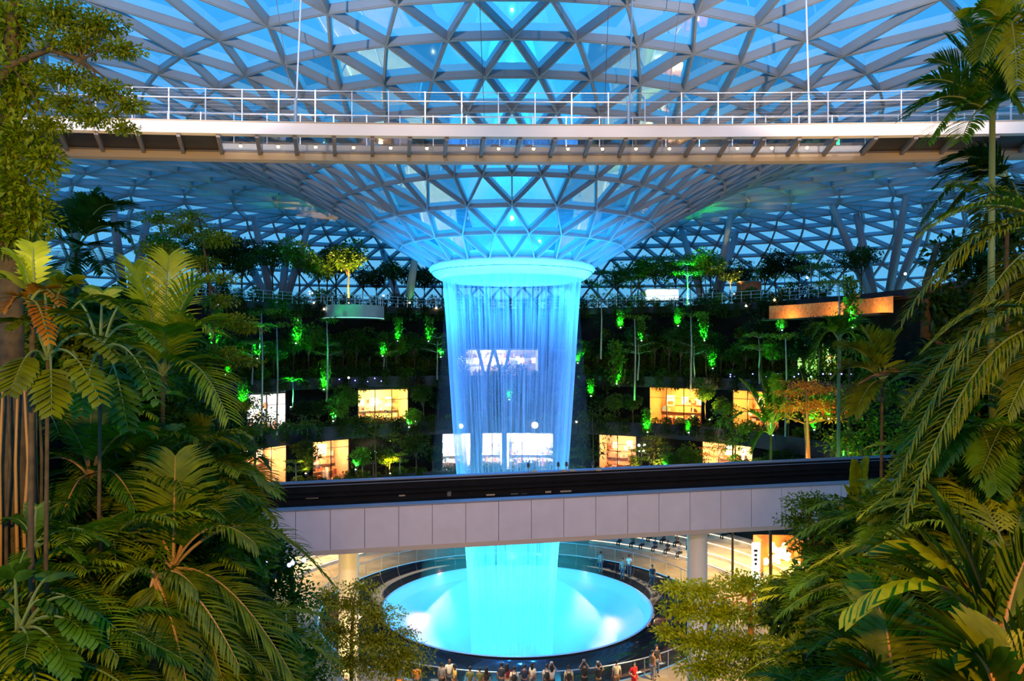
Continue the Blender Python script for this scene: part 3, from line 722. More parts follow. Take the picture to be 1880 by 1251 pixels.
def frond_mesh(P0, P1, arch, n=34, ll=.55, lw=.04, hang=.5, fwd=.55, start=.18, stem=.014, roll=0.0, mi=0, keel=.3):
    b = MB(); pts = rachis(P0, P1, arch, 16); tot = sum((pts[i + 1] - pts[i]).length for i in range(15))
    b.tube(pts, [stem * (1.4 - 1.15 * i / 15) for i in range(16)], 5, 1)
    prev = None
    for k in range(n):
        t = start + (1 - start) * (k + .5) / n; f = t * 15; i = min(14, int(f)); p = pts[i].lerp(pts[i + 1], f - i); tg = (pts[i + 1] - pts[i]).normalized()
        sd = tg.cross(V((0, 0, 1)))
        if sd.length < .15: sd = prev or V((1, 0, 0))
        sd.normalize(); prev = sd.copy(); nn = sd.cross(tg).normalized()
        if roll: sd, nn = sd * math.cos(roll) + nn * math.sin(roll), nn * math.cos(roll) - sd * math.sin(roll)
        u = (t - start) / (1 - start); pr = math.sin(PI * min(1, .18 + u * .80)) ** .6 if u < .9 else .62 - (u - .9) * 2.5
        L_ = ll * pr
        for sg in (-1, 1):
            d = (sd * sg + tg * (fwd + u * .6) + nn * keel + rdir() * .09).normalized()
            q = [p]; dd = d.copy()
            for s_ in range(3):
                q.append(q[-1] + dd * L_ / 3); dd = (dd + V((0, 0, -hang * (.35 + s_ * .35)))).normalized()
            w = lw * rng.uniform(.85, 1.15); wd = tg * .9 + nn * .3; wd = (wd - d * wd.dot(d)).normalized()
            ws = [w * .5, w, w * .75, w * .05]; kk = len(b.v)
            for a_, w_ in zip(q, ws): b.v += [tuple(a_ - wd * w_ * .5), tuple(a_ + wd * w_ * .5)]
            for s_ in range(3): b.f.append((kk + 2 * s_, kk + 2 * s_ + 1, kk + 2 * s_ + 3, kk + 2 * s_ + 2)); b.m.append(mi)
    return b
def trunk(b, pts, r0, r1, k=8, mi=0):
    n = len(pts); b.tube(pts, [r0 + (r1 - r0) * i / (n - 1) for i in range(n)], k, mi)

def shrub_proto(seed, rad=(.8, .8, .7), n=420, ln=.2, wd=.09, m='green', name='shrub', lab=None, cat='shrub'):
    rng.seed(seed); e = empty(name); b = MB()
    for k in range(5): cloud(b, (rng.uniform(-.4, .4) * rad[0], rng.uniform(-.4, .4) * rad[1], rad[2] * rng.uniform(.6, 1.2)), [r * .62 for r in rad], n // 5, ln, wd)
    b.build('foliage', L[m], e)
    s = MB()
    for k in range(5):
        a = rng.uniform(0, 6.3); s.tube([(0, 0, 0), (rad[0] * .25 * math.cos(a), rad[1] * .25 * math.sin(a), rad[2] * .6), (rad[0] * .5 * math.cos(a), rad[1] * .5 * math.sin(a), rad[2] * 1.2)], [.03, .02, .01], 4)
    s.build('stem', M['bark'], e); return tag(e, lab, cat)
def tree_proto(seed, h=5.0, cr=1.6, ch=1.4, n=700, ln=.24, wd=.11, m='deep', layers=0, tr=.09, bark='bark', name='tree'):
    rng.seed(seed); e = empty(name); t = MB(); b = MB()
    x, y = 0, 0; pts = [V((0, 0, 0))]
    for k in range(5): x += rng.uniform(-.06, .06) * h / 4; y += rng.uniform(-.06, .06) * h / 4; pts.append(V((x, y, h * .8 * (k + 1) / 5)))
    trunk(t, pts, tr, tr * .4)
    if layers:   # flat tiers of leaves on spreading branches
        for q in range(layers):
            zz = h * (.55 + .45 * (q + .5) / layers); rr = cr * (1.0 - .35 * q / layers); nb = 7
            for k in range(nb):
                a = 2 * PI * (k + rng.random() * .6) / nb; r_ = rr * rng.uniform(.55, 1); base = V((x * .5, y * .5, zz - .3)); tip = base + V((math.cos(a) * r_, math.sin(a) * r_, .35 + rng.uniform(-.1, .15)))
                t.tube([base, base.lerp(tip, .5) + V((0, 0, .05)), tip], [tr * .3, tr * .2, tr * .08], 4)
                cloud(b, base.lerp(tip, .72), (r_ * .45, r_ * .45, ch * .10), n // (layers * nb), ln, wd, up=.5, shell=.1)
    else:
        for k in range(7):
            a = rng.uniform(0, 6.3); q = rng.uniform(.1, .65); c = V((x + math.cos(a) * cr * q, y + math.sin(a) * cr * q, h - ch * rng.uniform(.2, 1.1)))
            t.tube([pts[3], pts[3].lerp(c, .6), c], [tr * .5, tr * .3, tr * .1], 4)
            cloud(b, c, (cr * .55, cr * .55, ch * .5), n // 7, ln, wd)
    t.build('trunk', M[bark], e, True); b.build('foliage', L[m], e); return e
def palm_proto(seed, h=3.0, nf=11, fl=1.7, m='green', ll=.5, lw=.045, tr=.07, name='palm', n=24, stemm='green_stem', bark='pale_bark', hang=.45):
    rng.seed(seed); e = empty(name); t = MB(); trunk(t, [V((0, 0, 0)), V((.03 * h, 0, h * .5)), V((0, .02 * h, h))], tr, tr * .7); t.build('trunk', M[bark], e, True)
    top = V((0, .02 * h, h))
    for k in range(nf):
        a = 2 * PI * k / nf * 1.0 + rng.uniform(-.2, .2); el = rng.uniform(-.35, .75); l = fl * rng.uniform(.85, 1.1)
        tip = top + V((math.cos(a) * math.cos(el) * l, math.sin(a) * math.cos(el) * l, math.sin(el) * l * .8 - .15 * l))
        frond_mesh(top, tip, fl * .35, n, ll, lw, hang).build('frond', [L[m], M[stemm]], e)
    return e
def vine_proto(seed, w=1.15, h=2.2, n=560, ln=.2, m='green', name='climbing_plant'):
    rng.seed(seed); e = empty(name); b = MB(); s = MB()
    for k in range(3): 
        x = rng.uniform(-.25, .25) * w; s.tube([(x, 0, 0), (x * 1.4, -.03, h * .5), (x * .6, 0, h)], [.025, .02, .01], 4)
    for _ in range(n):
        zz = rng.random(); p = V((rng.gauss(0, .22) * w * (1.1 - .5 * zz), rng.gauss(0, .12), zz * h)); leaf(b, p, rdir(-.2) + V((0, -.6, 0)), ln * rng.uniform(.7, 1.3), ln * .5)
    s.build('stem', M['bark'], e); b.build('foliage', L[m], e); return e
used = set()
def put(proto, loc, rz=0.0, s=1.0, label=None, cat=None, group=None):
    o = proto if proto.name not in used else copy_tree(proto)
    used.add(proto.name); o.location = loc; o.rotation_euler = (0, 0, rz); o.scale = (s, s, s) if not hasattr(s, '__len__') else s
    return tag(o, label, cat, group)

# protos
SB = [shrub_proto(20 + k, m=('green', 'deep', 'dark', 'deep')[k % 4]) for k in range(5)]
TR = [tree_proto(40 + k, m=('deep', 'dark', 'green')[k % 3], n=1500, cr=1.9, ln=.28, wd=.14) for k in range(4)]
TL = [tree_proto(50 + k, h=4.5, cr=2.0, n=800, layers=2 + k % 2, m=('green', 'deep')[k % 2], bark='pale_bark', ln=.2, wd=.10, name='tiered_tree') for k in range(3)]
PL = [palm_proto(60 + k, h=3.2, fl=2.0, m=('green', 'deep')[k % 2]) for k in range(3)]
VN = [vine_proto(70 + k) for k in range(3)]
r2 = random.Random(77)
def rowof(protos, r, z, d0, d1, step, lab, cat, grp, smin=.8, smax=1.4, jr=.5, skip=()):
    d = d0
    while d < d1:
        if not any(a <= d <= b_ for a, b_ in skip):
            p = pol(r + r2.uniform(-jr, jr), d, z); s = r2.uniform(smin, smax)
            put(r2.choice(protos), p, r2.uniform(0, 6.28), s, lab, cat, grp)
        d += step * r2.uniform(.75, 1.25)
rowof(SB, 25.6, L2 + .3, -80, 80, 3.0, 'leafy shrub in the planter of the lowest balcony', 'shrub', 'shrubs in the lowest balcony planter', .7, 1.15)
rowof(SB, 27.4, L3 + .3, -80, 80, 2.7, 'leafy shrub in the planter of the middle balcony', 'shrub', 'shrubs in the middle balcony planter', .8, 1.3)
rowof(SB, 29.2, L4 + .2, -80, -12, 2.6, 'leafy shrub in the planter of the upper balcony, left of the falling water', 'shrub', 'shrubs in the upper balcony planter on the left', .9, 1.5)
rowof(SB, 29.2, L4 + .2, -10, 80, 2.6, 'leafy shrub in the planter of the upper balcony, right of the falling water', 'shrub', 'shrubs in the upper balcony planter on the right', .7, 1.4)
rowof(TR, 36.5, L5, -66, -5, 3.0, 'dark broadleaf tree on the top terrace left of the funnel', 'tree', 'trees on the top terrace left', .95, 1.45, 3)
rowof(TR + TL, 36.5, L5, 4, 66, 2.8, 'dark broadleaf tree on the top terrace right of the funnel', 'tree', 'trees on the top terrace right', .85, 1.25, 3)
rowof(PL, 33.4, L5, 8, 60, 8, 'slim palm on the top terrace right of the funnel', 'palm', 'palms on the top terrace right', .7, 1.1, .8)
rowof(SB, 32.6, L5, -66, 66, 2.6, 'low shrub behind the top terrace railing', 'shrub', 'shrubs on the top terrace', .9, 1.6, .6)
# planted wall: dark trees and climbers that fill the wall between balconies
rowof(VN, W4 - .25, L4 + .2, -78, -9, 2.0, 'dark climbing plant on the upper wall left of the falling water', 'climbing plant', 'climbers on the upper wall left', 1.1, 2.2, .1)
rowof(VN, W4 - .25, L4 + 1.0, 9, 78, 1.9, 'dark climbing plant on the upper wall right of the falling water', 'climbing plant', 'climbers on the upper wall right', 1.1, 2.2, .1)
rowof(TL, 28.2, L4 + .2, 14, 60, 13.0, 'slender tiered tree on the upper balcony right of the water', 'tree', 'slender trees on the upper balcony right', .9, 1.3, .6)
rowof(TL, 28.2, L4 + .2, -60, -14, 15.0, 'slender tiered tree on the upper balcony left of the water', 'tree', 'slender trees on the upper balcony left', .9, 1.3, .6)
rowof(TR, 29.6, L4 + .2, -76, -9, 3.2, 'dark broadleaf tree on the upper balcony left of the water', 'tree', 'dark trees on the upper balcony left', .55, 1.2, .8)
rowof(TR, 29.6, L4 + .2, 9, 76, 3.0, 'dark broadleaf tree on the upper balcony right of the water', 'tree', 'dark trees on the upper balcony right', .55, 1.25, .8)
sk = [(math.degrees(angpx(s[2], 27)) - 1, math.degrees(angpx(s[3], 27)) + 1) for s in SHOPS if s[0] == W3]
rowof(TR, 26.9, L3 + .2, -76, 76, 4.0, 'dark tree standing on the middle balcony', 'tree', 'trees on the middle balcony', .6, .9, .3, sk)
sk = [(math.degrees(angpx(s[2], 26)) - .6, math.degrees(angpx(s[3], 26)) + .6) for s in SHOPS if s[0] == W2]
rowof(TR + TL, 24.9, L2 + .2, -74, 74, 3.4, 'dark tree standing on the lowest balcony', 'tree', 'trees on the lowest balcony', .6, 1.0, .3, sk)
rowof(SB, 22.0, GZ + 3.0, -62, 62, 6, 'shrub on the slope below the lowest balcony', 'shrub', 'shrubs below the lowest balcony', 1.3, 2.2, 1.0) if False else None

HG = [vine_proto(80 + k, w=1.6, h=1.7, n=380, ln=.2, m=('deep', 'dark')[k % 2], name='trailing_plant') for k in range(3)]
def hang_row(r, z, d0, d1, step, lab, grp, skip=()):
    d = d0
    while d < d1:
        if not any(a <= d <= b_ for a, b_ in skip):
            put(r2.choice(HG), pol(r - .12, d, z - r2.uniform(.9, 1.6)), -R(d) + r2.uniform(-.2, .2), (r2.uniform(.9, 1.5), 1, r2.uniform(.7, 1.2)), lab, 'trailing plant', grp)
        d += step * r2.uniform(.7, 1.4)
hang_row(24.8, L2 + .9, -60, 60, 3.6, 'trailing plant spilling over the edge of the lowest balcony', 'trailing plants on the lowest balcony')
hang_row(26.6, L3 + .9, -60, 60, 4.2, 'trailing plant spilling over the edge of the middle balcony', 'trailing plants on the middle balcony')
hang_row(28.4, L4 + .6, -60, 60, 3.6, 'trailing plant spilling over the edge of the upper balcony', 'trailing plants on the upper balcony')
hang_row(31.2, L5 + .1, -60, 60, 2.6, 'trailing plant spilling over the edge of the top terrace', 'trailing plants on the top terrace')

# green-lit plants with their uplights
WORDS = {}
def greenlit(px, py, hpx, kind, lab, power=1.0, r=None):
    r = r or (24.6 if py > 745 else (26.4 if py > 695 else (28.2 if py > 655 else 28.6)))
    p = arcpt(px, r); z = (HY - py) / F * p.y; p.z = z; h = 1.3 * hpx / F * p.y
    pr = {'v': VN[0], 'p': PL[0], 's': SB[0], 't': TL[0]}[kind]
    base = {'v': 2.2, 'p': 4.3, 's': 1.2, 't': 4.6}[kind]
    put(pr, p, r2.uniform(-.3, .3), h / base, lab, {'v': 'climbing plant', 'p': 'palm', 's': 'shrub', 't': 'tree'}[kind], 'green-lit plants on the terraces')
    q = p + V((0, -1.0, -.15)).normalized() * .6
    u = empty('uplight', q, label=cut('green garden uplight at the foot of the ' + lab.replace('green-lit ', '')), cat='lamp', group='green garden uplights')
    b = MB(); b.tube([(0, 0, -.1), (0, .05, .12)], .07, 8); hs = b.build('housing', M['housing'], u)
    b = MB(); b.ball((0, .05, .14), .065, 8); b.build('lens', M['lampgreen'], hs)
    l = light('SPOT', 'uplight_beam', (0, -.05, .2), (.02, 1.0, .10), 2200 * power * max(.6, h), None, .05, 60, .7, parent=u)
    l.rotation_euler = V((0, .9, .25 + h * .4)).to_track_quat('-Z', 'Y').to_euler()
greens = [
    (546, 632, 38, 'v', 'green-lit climber highest above the white shop at the left'), (597, 716, 42, 'v', 'green-lit slim bush on a pale trunk between the two left shops'),
    (537, 748, 48, 'p', 'little green-lit palm right of the white shop'), (704, 655, 34, 'v', 'bright green-lit bush low on the wall above the golden shop'),
    (731, 628, 34, 'v', 'green-lit bush up the wall above the golden shop'), (788, 628, 34, 'v', 'green-lit bush left of the water, second from its edge'),
    (810, 657, 28, 'v', 'green-lit bush touching the left edge of the water'), (614, 774, 34, 's', 'green-lit fan-shaped shrub under the dark tree at the left'),
    (752, 785, 26, 's', 'green-lit shrub below the golden shop'), (396, 640, 60, 'v', 'green-lit climber beside the big left palm'),
    (418, 690, 22, 'v', 'small green-lit tuft above the left shops'), (445, 748, 38, 'v', 'green-lit post-shaped climber left of the white shop'),
    (476, 660, 60, 'p', 'tall green-lit palm crown in front of the left terraces'),
    (935, 735, 26, 'v', 'green-lit plant seen through the falling water'), 
    (1138, 603, 26, 'v', 'green-lit tuft high right of the water'), (1176, 627, 34, 'v', 'green-lit tuft high on the wall, second right of the water'),
    (1243, 600, 26, 'v', 'green-lit tuft below the bright window on the top terrace'), (1291, 627, 42, 'v', 'green-lit bush under the right-hand column cluster'),
    (1131, 706, 62, 'v', 'tall green-lit climber left of the orange shop'), (1306, 678, 34, 'v', 'green-lit bush above the orange shop'),
    (1060, 668, 20, 'v', 'green-lit tuft touching the right edge of the water'), (1084, 728, 26, 'v', 'green-lit tuft left of the orange shop'),
    (1187, 794, 34, 'v', 'green-lit bush below the orange shop'), (1262, 795, 18, 'v', 'small green-lit tuft below and right of the orange shop'),
    (1560, 604, 74, 'v', 'tall green-lit climber in front of the orange walkway'), (1432, 608, 16, 's', 'low green-lit shrub left of the orange walkway'),
    (1262, 560, 70, 't', 'green-lit tree in front of the column cluster'), (1415, 800, 66, 'p', 'green-lit palm with upright leaves right of the shops'),
    (1490, 790, 54, 'v', 'green-lit bush below the tiered orange tree'), (1548, 845, 40, 's', 'green-lit shrub by the bridge, far right'),
    (1516, 770, 40, 'v', 'green-lit bush left of the big right palms'), (448, 850, 30, 's', 'green-lit shrub below the lantern shop'), (655, 862, 30, 's', 'green-lit shrub behind the bridge, left'),
    (1222, 860, 22, 's', 'green-lit shrub at the foot of the small forked tree'), (1345, 860, 20, 's', 'green-lit shrub below the lamp-string shop'),
]
for g in greens: greenlit(*g)
def yellowlit(px, py, hpx, pr, base, lab, cat, col=(1, .75, .1), power=1.0, r=24.4):
    p = arcpt(px, r); p.z = (HY - py) / F * p.y; h = hpx / F * p.y
    put(pr, p, r2.uniform(0, 6), h / base, lab, cat)
    u = empty('uplight', p + V((.2, -.9, .45 if r > 29 else -.1)), label=cut('warm uplight at the foot of the ' + lab), cat='lamp', group='warm garden uplights')
    b = MB(); b.tube([(0, 0, -.1), (0, .05, .12)], .07, 8); hs = b.build('housing', M['housing'], u)
    b = MB(); b.ball((0, .05, .14), .06, 8); b.build('lens', M['lampwarm'], hs)
    l = light('SPOT', 'uplight_beam', (0, 0, .2), col, 700 * power * max(.6, h), None, .05, 90, .7, parent=u)
    l.rotation_euler = V((-.2, .75, .3 + h * .5)).to_track_quat('-Z', 'Y').to_euler()
YL = tree_proto(91, h=2.0, cr=1.3, n=420, layers=1, m='lime', ln=.16, wd=.08, name='tiered_tree')
OT = tree_proto(92, h=3.6, cr=2.0, n=700, layers=3, m='olive', ln=.16, wd=.08, name='tiered_tree', bark='bark')
OT2 = tree_proto(93, h=3.0, cr=2.4, n=700, layers=2, m='rust', ln=.14, wd=.06, name='tiered_tree', bark='orange_stem')
yellowlit(715, 868, 34, YL, 2.0, 'yellow-lit low tree with flat crown beside the left edge of the water', 'tree', power=2)
yellowlit(562, 868, 24, SB[1], 1.2, 'yellow-lit shrub under the round street lamps on the left', 'shrub')
yellowlit(1165, 862, 22, SB[1], 1.2, 'yellow-lit shrub under the round street lamps on the right', 'shrub')
yellowlit(1205, 864, 22, SB[2], 1.2, 'yellow-lit shrub at the forked tree', 'shrub')
yellowlit(1200, 866, 68, OT, 3.6, 'small forked tree with flat olive crown right of the street lamps', 'tree', power=.8)
yellowlit(1310, 868, 50, OT2, 3.0, 'wide orange-lit tree with fine branches below the lamp-string shop', 'tree', (1, .5, .1), .8)
yellowlit(1482, 868, 165, OT, 3.6, 'tall tiered tree lit orange in front of the right terraces', 'tree', (1, .5, .1), .8, 22)
yellowlit(1295, 770, 60, TR[2], 5.0, 'round yellow-green tree between the two orange shops', 'tree', (1, .85, .15), .7, 26.0)
yellowlit(640, 568, 122, TR[2], 5.0, 'tree lit golden from below on the lookout balcony', 'tree', (1, .55, .1), 2.2, 30.2)
yellowlit(1340, 552, 60, TR[1], 5.0, 'amber-lit tree on the top terrace beside the column cluster', 'tree', (1, .7, .1), 1.5, 32)

# tall slim trunks in front of the terraces
for px, py0, py1, lab in ((480, 575, 760, 'left of the white shop'), (508, 600, 760, 'in front of the white shop'), (600, 590, 700, 'with two green tufts'), (1103, 545, 625, 'just right of the water'), (1165, 585, 700, 'left of the orange shop'),
                          (1268, 580, 690, 'above the orange shop'), (1442, 620, 760, 'right of the orange shops'), (1540, 520, 720, 'in front of the green shop')):
    p = arcpt(px, 25.5); z0 = (HY - py1) / F * p.y; z1 = (HY - py0) / F * p.y
    e = empty('slender_tree', (p.x, p.y, z0), label='very tall slender tree with pale bare trunk, ' + lab, cat='tree', group='slender trees before the terraces')
    b = MB(); trunk(b, [V((0, 0, -2)), V((.1, 0, (z1 - z0) * .5)), V((0, 0, z1 - z0))], .10, .05); b.build('trunk', M['pale_bark'], e, True)
    rng.seed(px); b = MB()
    for k in range(3):
        a = rng.uniform(0, 6.3); cloud(b, (math.cos(a) * .8, math.sin(a) * .8, z1 - z0 + .1 * k), (1.1, 1.1, .22), 90, .2, .1, up=.4, shell=.1)
    b.build('foliage', L['green'], e)

# small lights: street lamps with round globes, violet string lights, garden spheres
def globe_lamp(px, py, y, n, lab, h=4.0, rad=.13):
    p = at(px, py, y); e = empty('street_lamp', (p.x, p.y, p.z - h), label=lab, cat='lamp')
    b = MB(); b.tube([(0, 0, 0), (0, 0, h)], .04, 6); b.build('pole', M['rib'], e)
    for k in range(n):
        dx, dz = ((-.28, 0), (.28, .06), (-.22, -.62), (.2, -.58))[k]
        b = MB(); b.ball((dx, 0, h + dz), rad, 10); g_ = b.build('globe', M['lampwhite'], None)
        b = MB(); b.tube([(0, 0, h + dz - .1), (dx, 0, h + dz - .05)], .02, 4); g_.parent = b.build('arm', M['rib'], e)
    light('POINT', 'lamp_light', (0, -.5, h), (1, .75, .45), 120, size=.2, parent=e)
globe_lamp(551, 840, 80, 4, 'street lamp with four warm globes below the left shops')
globe_lamp(1178, 818, 80, 4, 'street lamp with four white globes right of the falling water')
globe_lamp(685, 830, 80, 3, 'street lamp with warm globes left of the falling water')
for px, py, lab, rad in ((846, 783, 'left', .26), (982, 781, 'right', .34)):
    p = at(px, py, 82); e = empty('wall_lamp', p, label='large white glaring round lamp behind the falling water, ' + lab + ' one', cat='lamp')
    b = MB(); b.ball((0, 0, 0), rad, 14); b.build('globe', M['lampwhite'], e); b = MB(); b.tube([(0, 0, 0), (0, 2.2, 0)], .05, 6); b.build('bracket', M['housing'], e)
spots = [(400, 561, 'white'), (576, 556, 'white'), (595, 568, 'white'), (704, 543, 'white'), (801, 566, 'warm'), (1422, 551, 'warm'), (1370, 562, 'white'), (1516, 600, 'white'), (1662, 503, 'white'), (1482, 510, 'white'), (752, 556, 'white'), (762, 775, 'white'), (547, 588, 'white'), (640, 694, 'white'), (1058, 775, 'white')]
for n_, (px, py, t) in enumerate(spots):
    p = arcpt(px, 31.0 if py < 640 else 26.4); p.z = (HY - py) / F * p.y
    e = empty('garden_globe', p, label='tiny %s garden lamp on the terraces, one of the scattered light points' % t, cat='lamp', group='scattered %s garden lamps' % t)
    b = MB(); b.ball((0, 0, 0), .10, 8); b.build('globe', M['lampwhite' if t == 'white' else 'lampwarm'], e)
    b = MB(); b.tube([(0, 0, -.7), (0, 0, 0)], .03, 5); b.build('pole', M['housing'], e)
rows = [(px, py, 'right of the orange shops') for px, py in ((1341, 688), (1341, 692), (1349, 692), (1382, 687), (1406, 692), (1428, 687), (1458, 692), (1466, 687), (1489, 692), (1511, 687), (1525, 687), (1545, 687), (1562, 687))] + \
       [(px, py, 'under the top terrace at the right') for px, py in ((1460, 563), (1489, 562), (1502, 561), (1509, 561), (1521, 560), (1582, 557), (1600, 556), (1616, 555), (1635, 553))] + \
       [(px, py, 'above the golden shop') for px, py in ((623, 697), (652, 699), (688, 695), (675, 701), (700, 700))]
for px, py, w in rows:
    p = arcpt(px, 28.3 if py > 640 else 31.1); p.z = (HY - py) / F * p.y
    b = MB(); b.ball((0, 0, 0), .06, 6); o = b.build('string_light', M['lampblue'], None, loc=p)
    tag(o, 'tiny violet light point fixed to the dark fascia ' + w, 'light', 'violet light points ' + w)
    
for n_, (px, py) in enumerate(((478, 1028), (488, 1032), (484, 1040), (531, 1038), (537, 1034), (558, 1029))):
    b = MB(); b.ball((0, 0, 0), .045, 6); o = b.build('string_light', M['lampblue'], None, loc=at(px, py, 15.2))
    tag(o, 'tiny violet light point hanging in the dark tree left of the golden pillar', 'light', 'violet light points in the dark tree')
# bright glazed pavilion pieces on the top terrace (right) and orange cabin
e = empty('terrace_kiosk', arcpt(1215, 34, L5), label='small bright glazed kiosk between the trees on the top terrace', cat='kiosk')
b = MB(); b.box((0, 0, .9), (3.6, 2, .1)); b.box((0, 0, 2.2), (3.8, 2.2, .1)); b.build('roof', M['white'], e)
b = MB(); b.box((0, 0, 1.5), (3.4, 1.8, 1.1)); b.build('glazing', mat('lit_glazing', (.8, .9, 1), .4, emit=(.75, .95, 1), es=1.3), e)
e = empty('terrace_cabin', arcpt(1375, 34, L5), label='small rust-red cabin on the top terrace right of the columns', cat='cabin')
b = MB(); b.box((0, 0, 1.2), (2.1, 1.6, 2.4)); b.build('walls', mat('rust_paint', (.45, .14, .05), .7), e); b = MB(); b.box((0, 0, 2.45), (2.4, 1.9, .1)); b.build('roof', M['rib'], e)

# ------------------------------------------------------------------ planted banks on either side of the viewer
LB = [(-3.6, GZ), (-3.7, -6.6), (-4.1, -5.2), (-4.9, -3.4), (-5.9, -1.9), (-7.2, -.8), (-16, .2)]
RB = [(4.6, GZ), (4.7, -6.9), (5.2, -5.6), (6.2, -4.2), (7.0, -2.2), (8.2, -.9), (17, .2)]
def bank_z(x, y=12):
    B = LB if x < 0 else RB; x = x * 12.0 / max(y, 9.5)
    for (x0, z0), (x1, z1) in zip(B[1:], B[2:]):
        if min(x0, x1) <= x <= max(x0, x1): return (z0 + (z1 - z0) * (x - x0) / (x1 - x0)) - max(0, 12 - y) * .50 + max(0, y - 12) * .06
    return None
def bank(B, name):
    b = MB(); n = len(B); ys = (4.0, 6, 8, 9.5, 12, 15, 19)
    for y in ys:
        k = max(y, 9.5) / 12.0
        for i, (x, z) in enumerate(B): b.v.append((x * k, y, GZ if i == 0 else bank_z(x * k * .9999, y) or z))
    for r in range(len(ys) - 1):
        for i in range(n - 1): b.f.append((r * n + i, r * n + i + 1, (r + 1) * n + i + 1, (r + 1) * n + i)); b.m.append(0)
    for row, y in ((0, ys[0]), (len(ys) - 1, ys[-1])):
        k = len(b.v); kk = max(y, 9.5) / 12.0
        for i, (x, z) in enumerate(B): b.v.append((x * kk, y, GZ))
        for i in range(n - 1): b.f.append((row * n + i, row * n + i + 1, k + i + 1, k + i)); b.m.append(0)
    struct(b, name, M['soil'])
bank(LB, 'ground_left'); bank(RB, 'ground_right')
def lim_left(py):
    pts = [(300, 60), (400, 200), (480, 330), (600, 375), (700, 415), (800, 430), (900, 480), (1000, 520), (1080, 560), (1300, 590)]
    if py < 400: return -200
    for (a, b_), (c, d) in zip(pts, pts[1:]):
        if a <= py <= c: return b_ + (d - b_) * (py - a) / (c - a)
    return 590
def lim_right(py):
    pts = [(320, 1760), (420, 1740), (500, 1700), (850, 1640), (900, 1500), (1000, 1480), (1060, 1380), (1300, 1330)]
    if py < 320: return 2300
    for (a, b_), (c, d) in zip(pts, pts[1:]):
        if a <= py <= c: return b_ + (d - b_) * (py - a) / (c - a)
    return 1230
SPEC = [shrub_proto(101, (1.0, 1.0, .8), 1500, .19, .10, 'olive', 'broadleaf_shrub'), shrub_proto(102, (1.0, 1.0, .8), 1700, .17, .07, 'green', 'broadleaf_shrub'),
        shrub_proto(103, (1.0, 1.0, .8), 1300, .24, .09, 'olive', 'broadleaf_shrub'), shrub_proto(104, (1.0, 1.0, .9), 1500, .20, .10, 'deep', 'broadleaf_shrub')]
SPL = ['olive-leaved shrub with rounded leaves', 'green fine-leaved shrub', 'long-leaved olive shrub', 'dark green shrub']
r3 = random.Random(9)
for side, sname in ((-1, 'left'), (1, 'right')):
    cnt = 0; tries = 0
    while cnt < 125 and tries < 20000:
        tries += 1
        y = r3.uniform(9.5, 18.5); x = side * r3.uniform(2.6, 9.5) * y / 12; z = bank_z(x, y)
        if z is None: continue
        s = r3.uniform(.55, 1.0) * (y / 12) ** .6
        px = HX + x / y * F; py = HY - (z + .6 * s) / y * F; top = HY - (z + 1.5 * s) / y * F; hw = s * .95 * F / y
        if not (-150 < px < 2030 and py < 1400): continue
        if side < 0 and (px + hw > lim_left(py) or px + hw * .5 > lim_left(top)): continue
        if side > 0 and (px - hw < lim_right(py) or px - hw * .5 < lim_right(top)): continue
        if y < 11.5 and top < 820: continue
        k = r3.randrange(4)
        put(SPEC[k], (x, y, z - .1), r3.uniform(0, 6.28), s, '%s in the dense planting on the bank at the %s edge' % (SPL[k], sname), 'shrub', '%ss on the %s bank' % (SPL[k].split(' with')[0], sname)); cnt += 1
# hanging thicket on upper left/right that closes the sides
BP = None
def frond_plant(name, c, tips, m, n, ll, lw, lab, cat, hang=.45, stem=.016, stemm='green_stem', trunkm='bark', tr=.035, keel=.3, fwd=.55, start=.18, root=True, part='frond', tk=None):
    """plant whose crown is seen at c=(px,py,depth); tips=[(px,py,depth,arch)]"""
    rng.seed(int(c[0] * 7 + c[1])); P = at(*c); gz = bank_z(P.x, P.y)
    gz = P.z - 1.2 if gz is None else min(gz - .1, P.z - .3)
    if tk: gz = P.z - tk
    e = empty(name, (P.x, P.y, gz), label=lab, cat=cat)
    b = MB(); h = P.z - gz; trunk(b, [V((.04, .03, 0)), V((-.02, 0, h * .5)), V((0, 0, h + .05))], tr * 1.2, tr * .8, 8); b.build('trunk', M[trunkm], e, True)
    base = V((0, 0, h))
    for i_, t in enumerate(tips):
        T = at(t[0], t[1], t[2]) - V((P.x, P.y, gz)); mm = t[4] if len(t) > 4 else m
        frond_mesh(base + V((rng.uniform(-.03, .03), rng.uniform(-.03, .03), 0)), T, t[3], n, ll, lw, hang, fwd, start, stem, mi=0, keel=keel).build(part, [L[mm], M[stemm]], e)
    return e
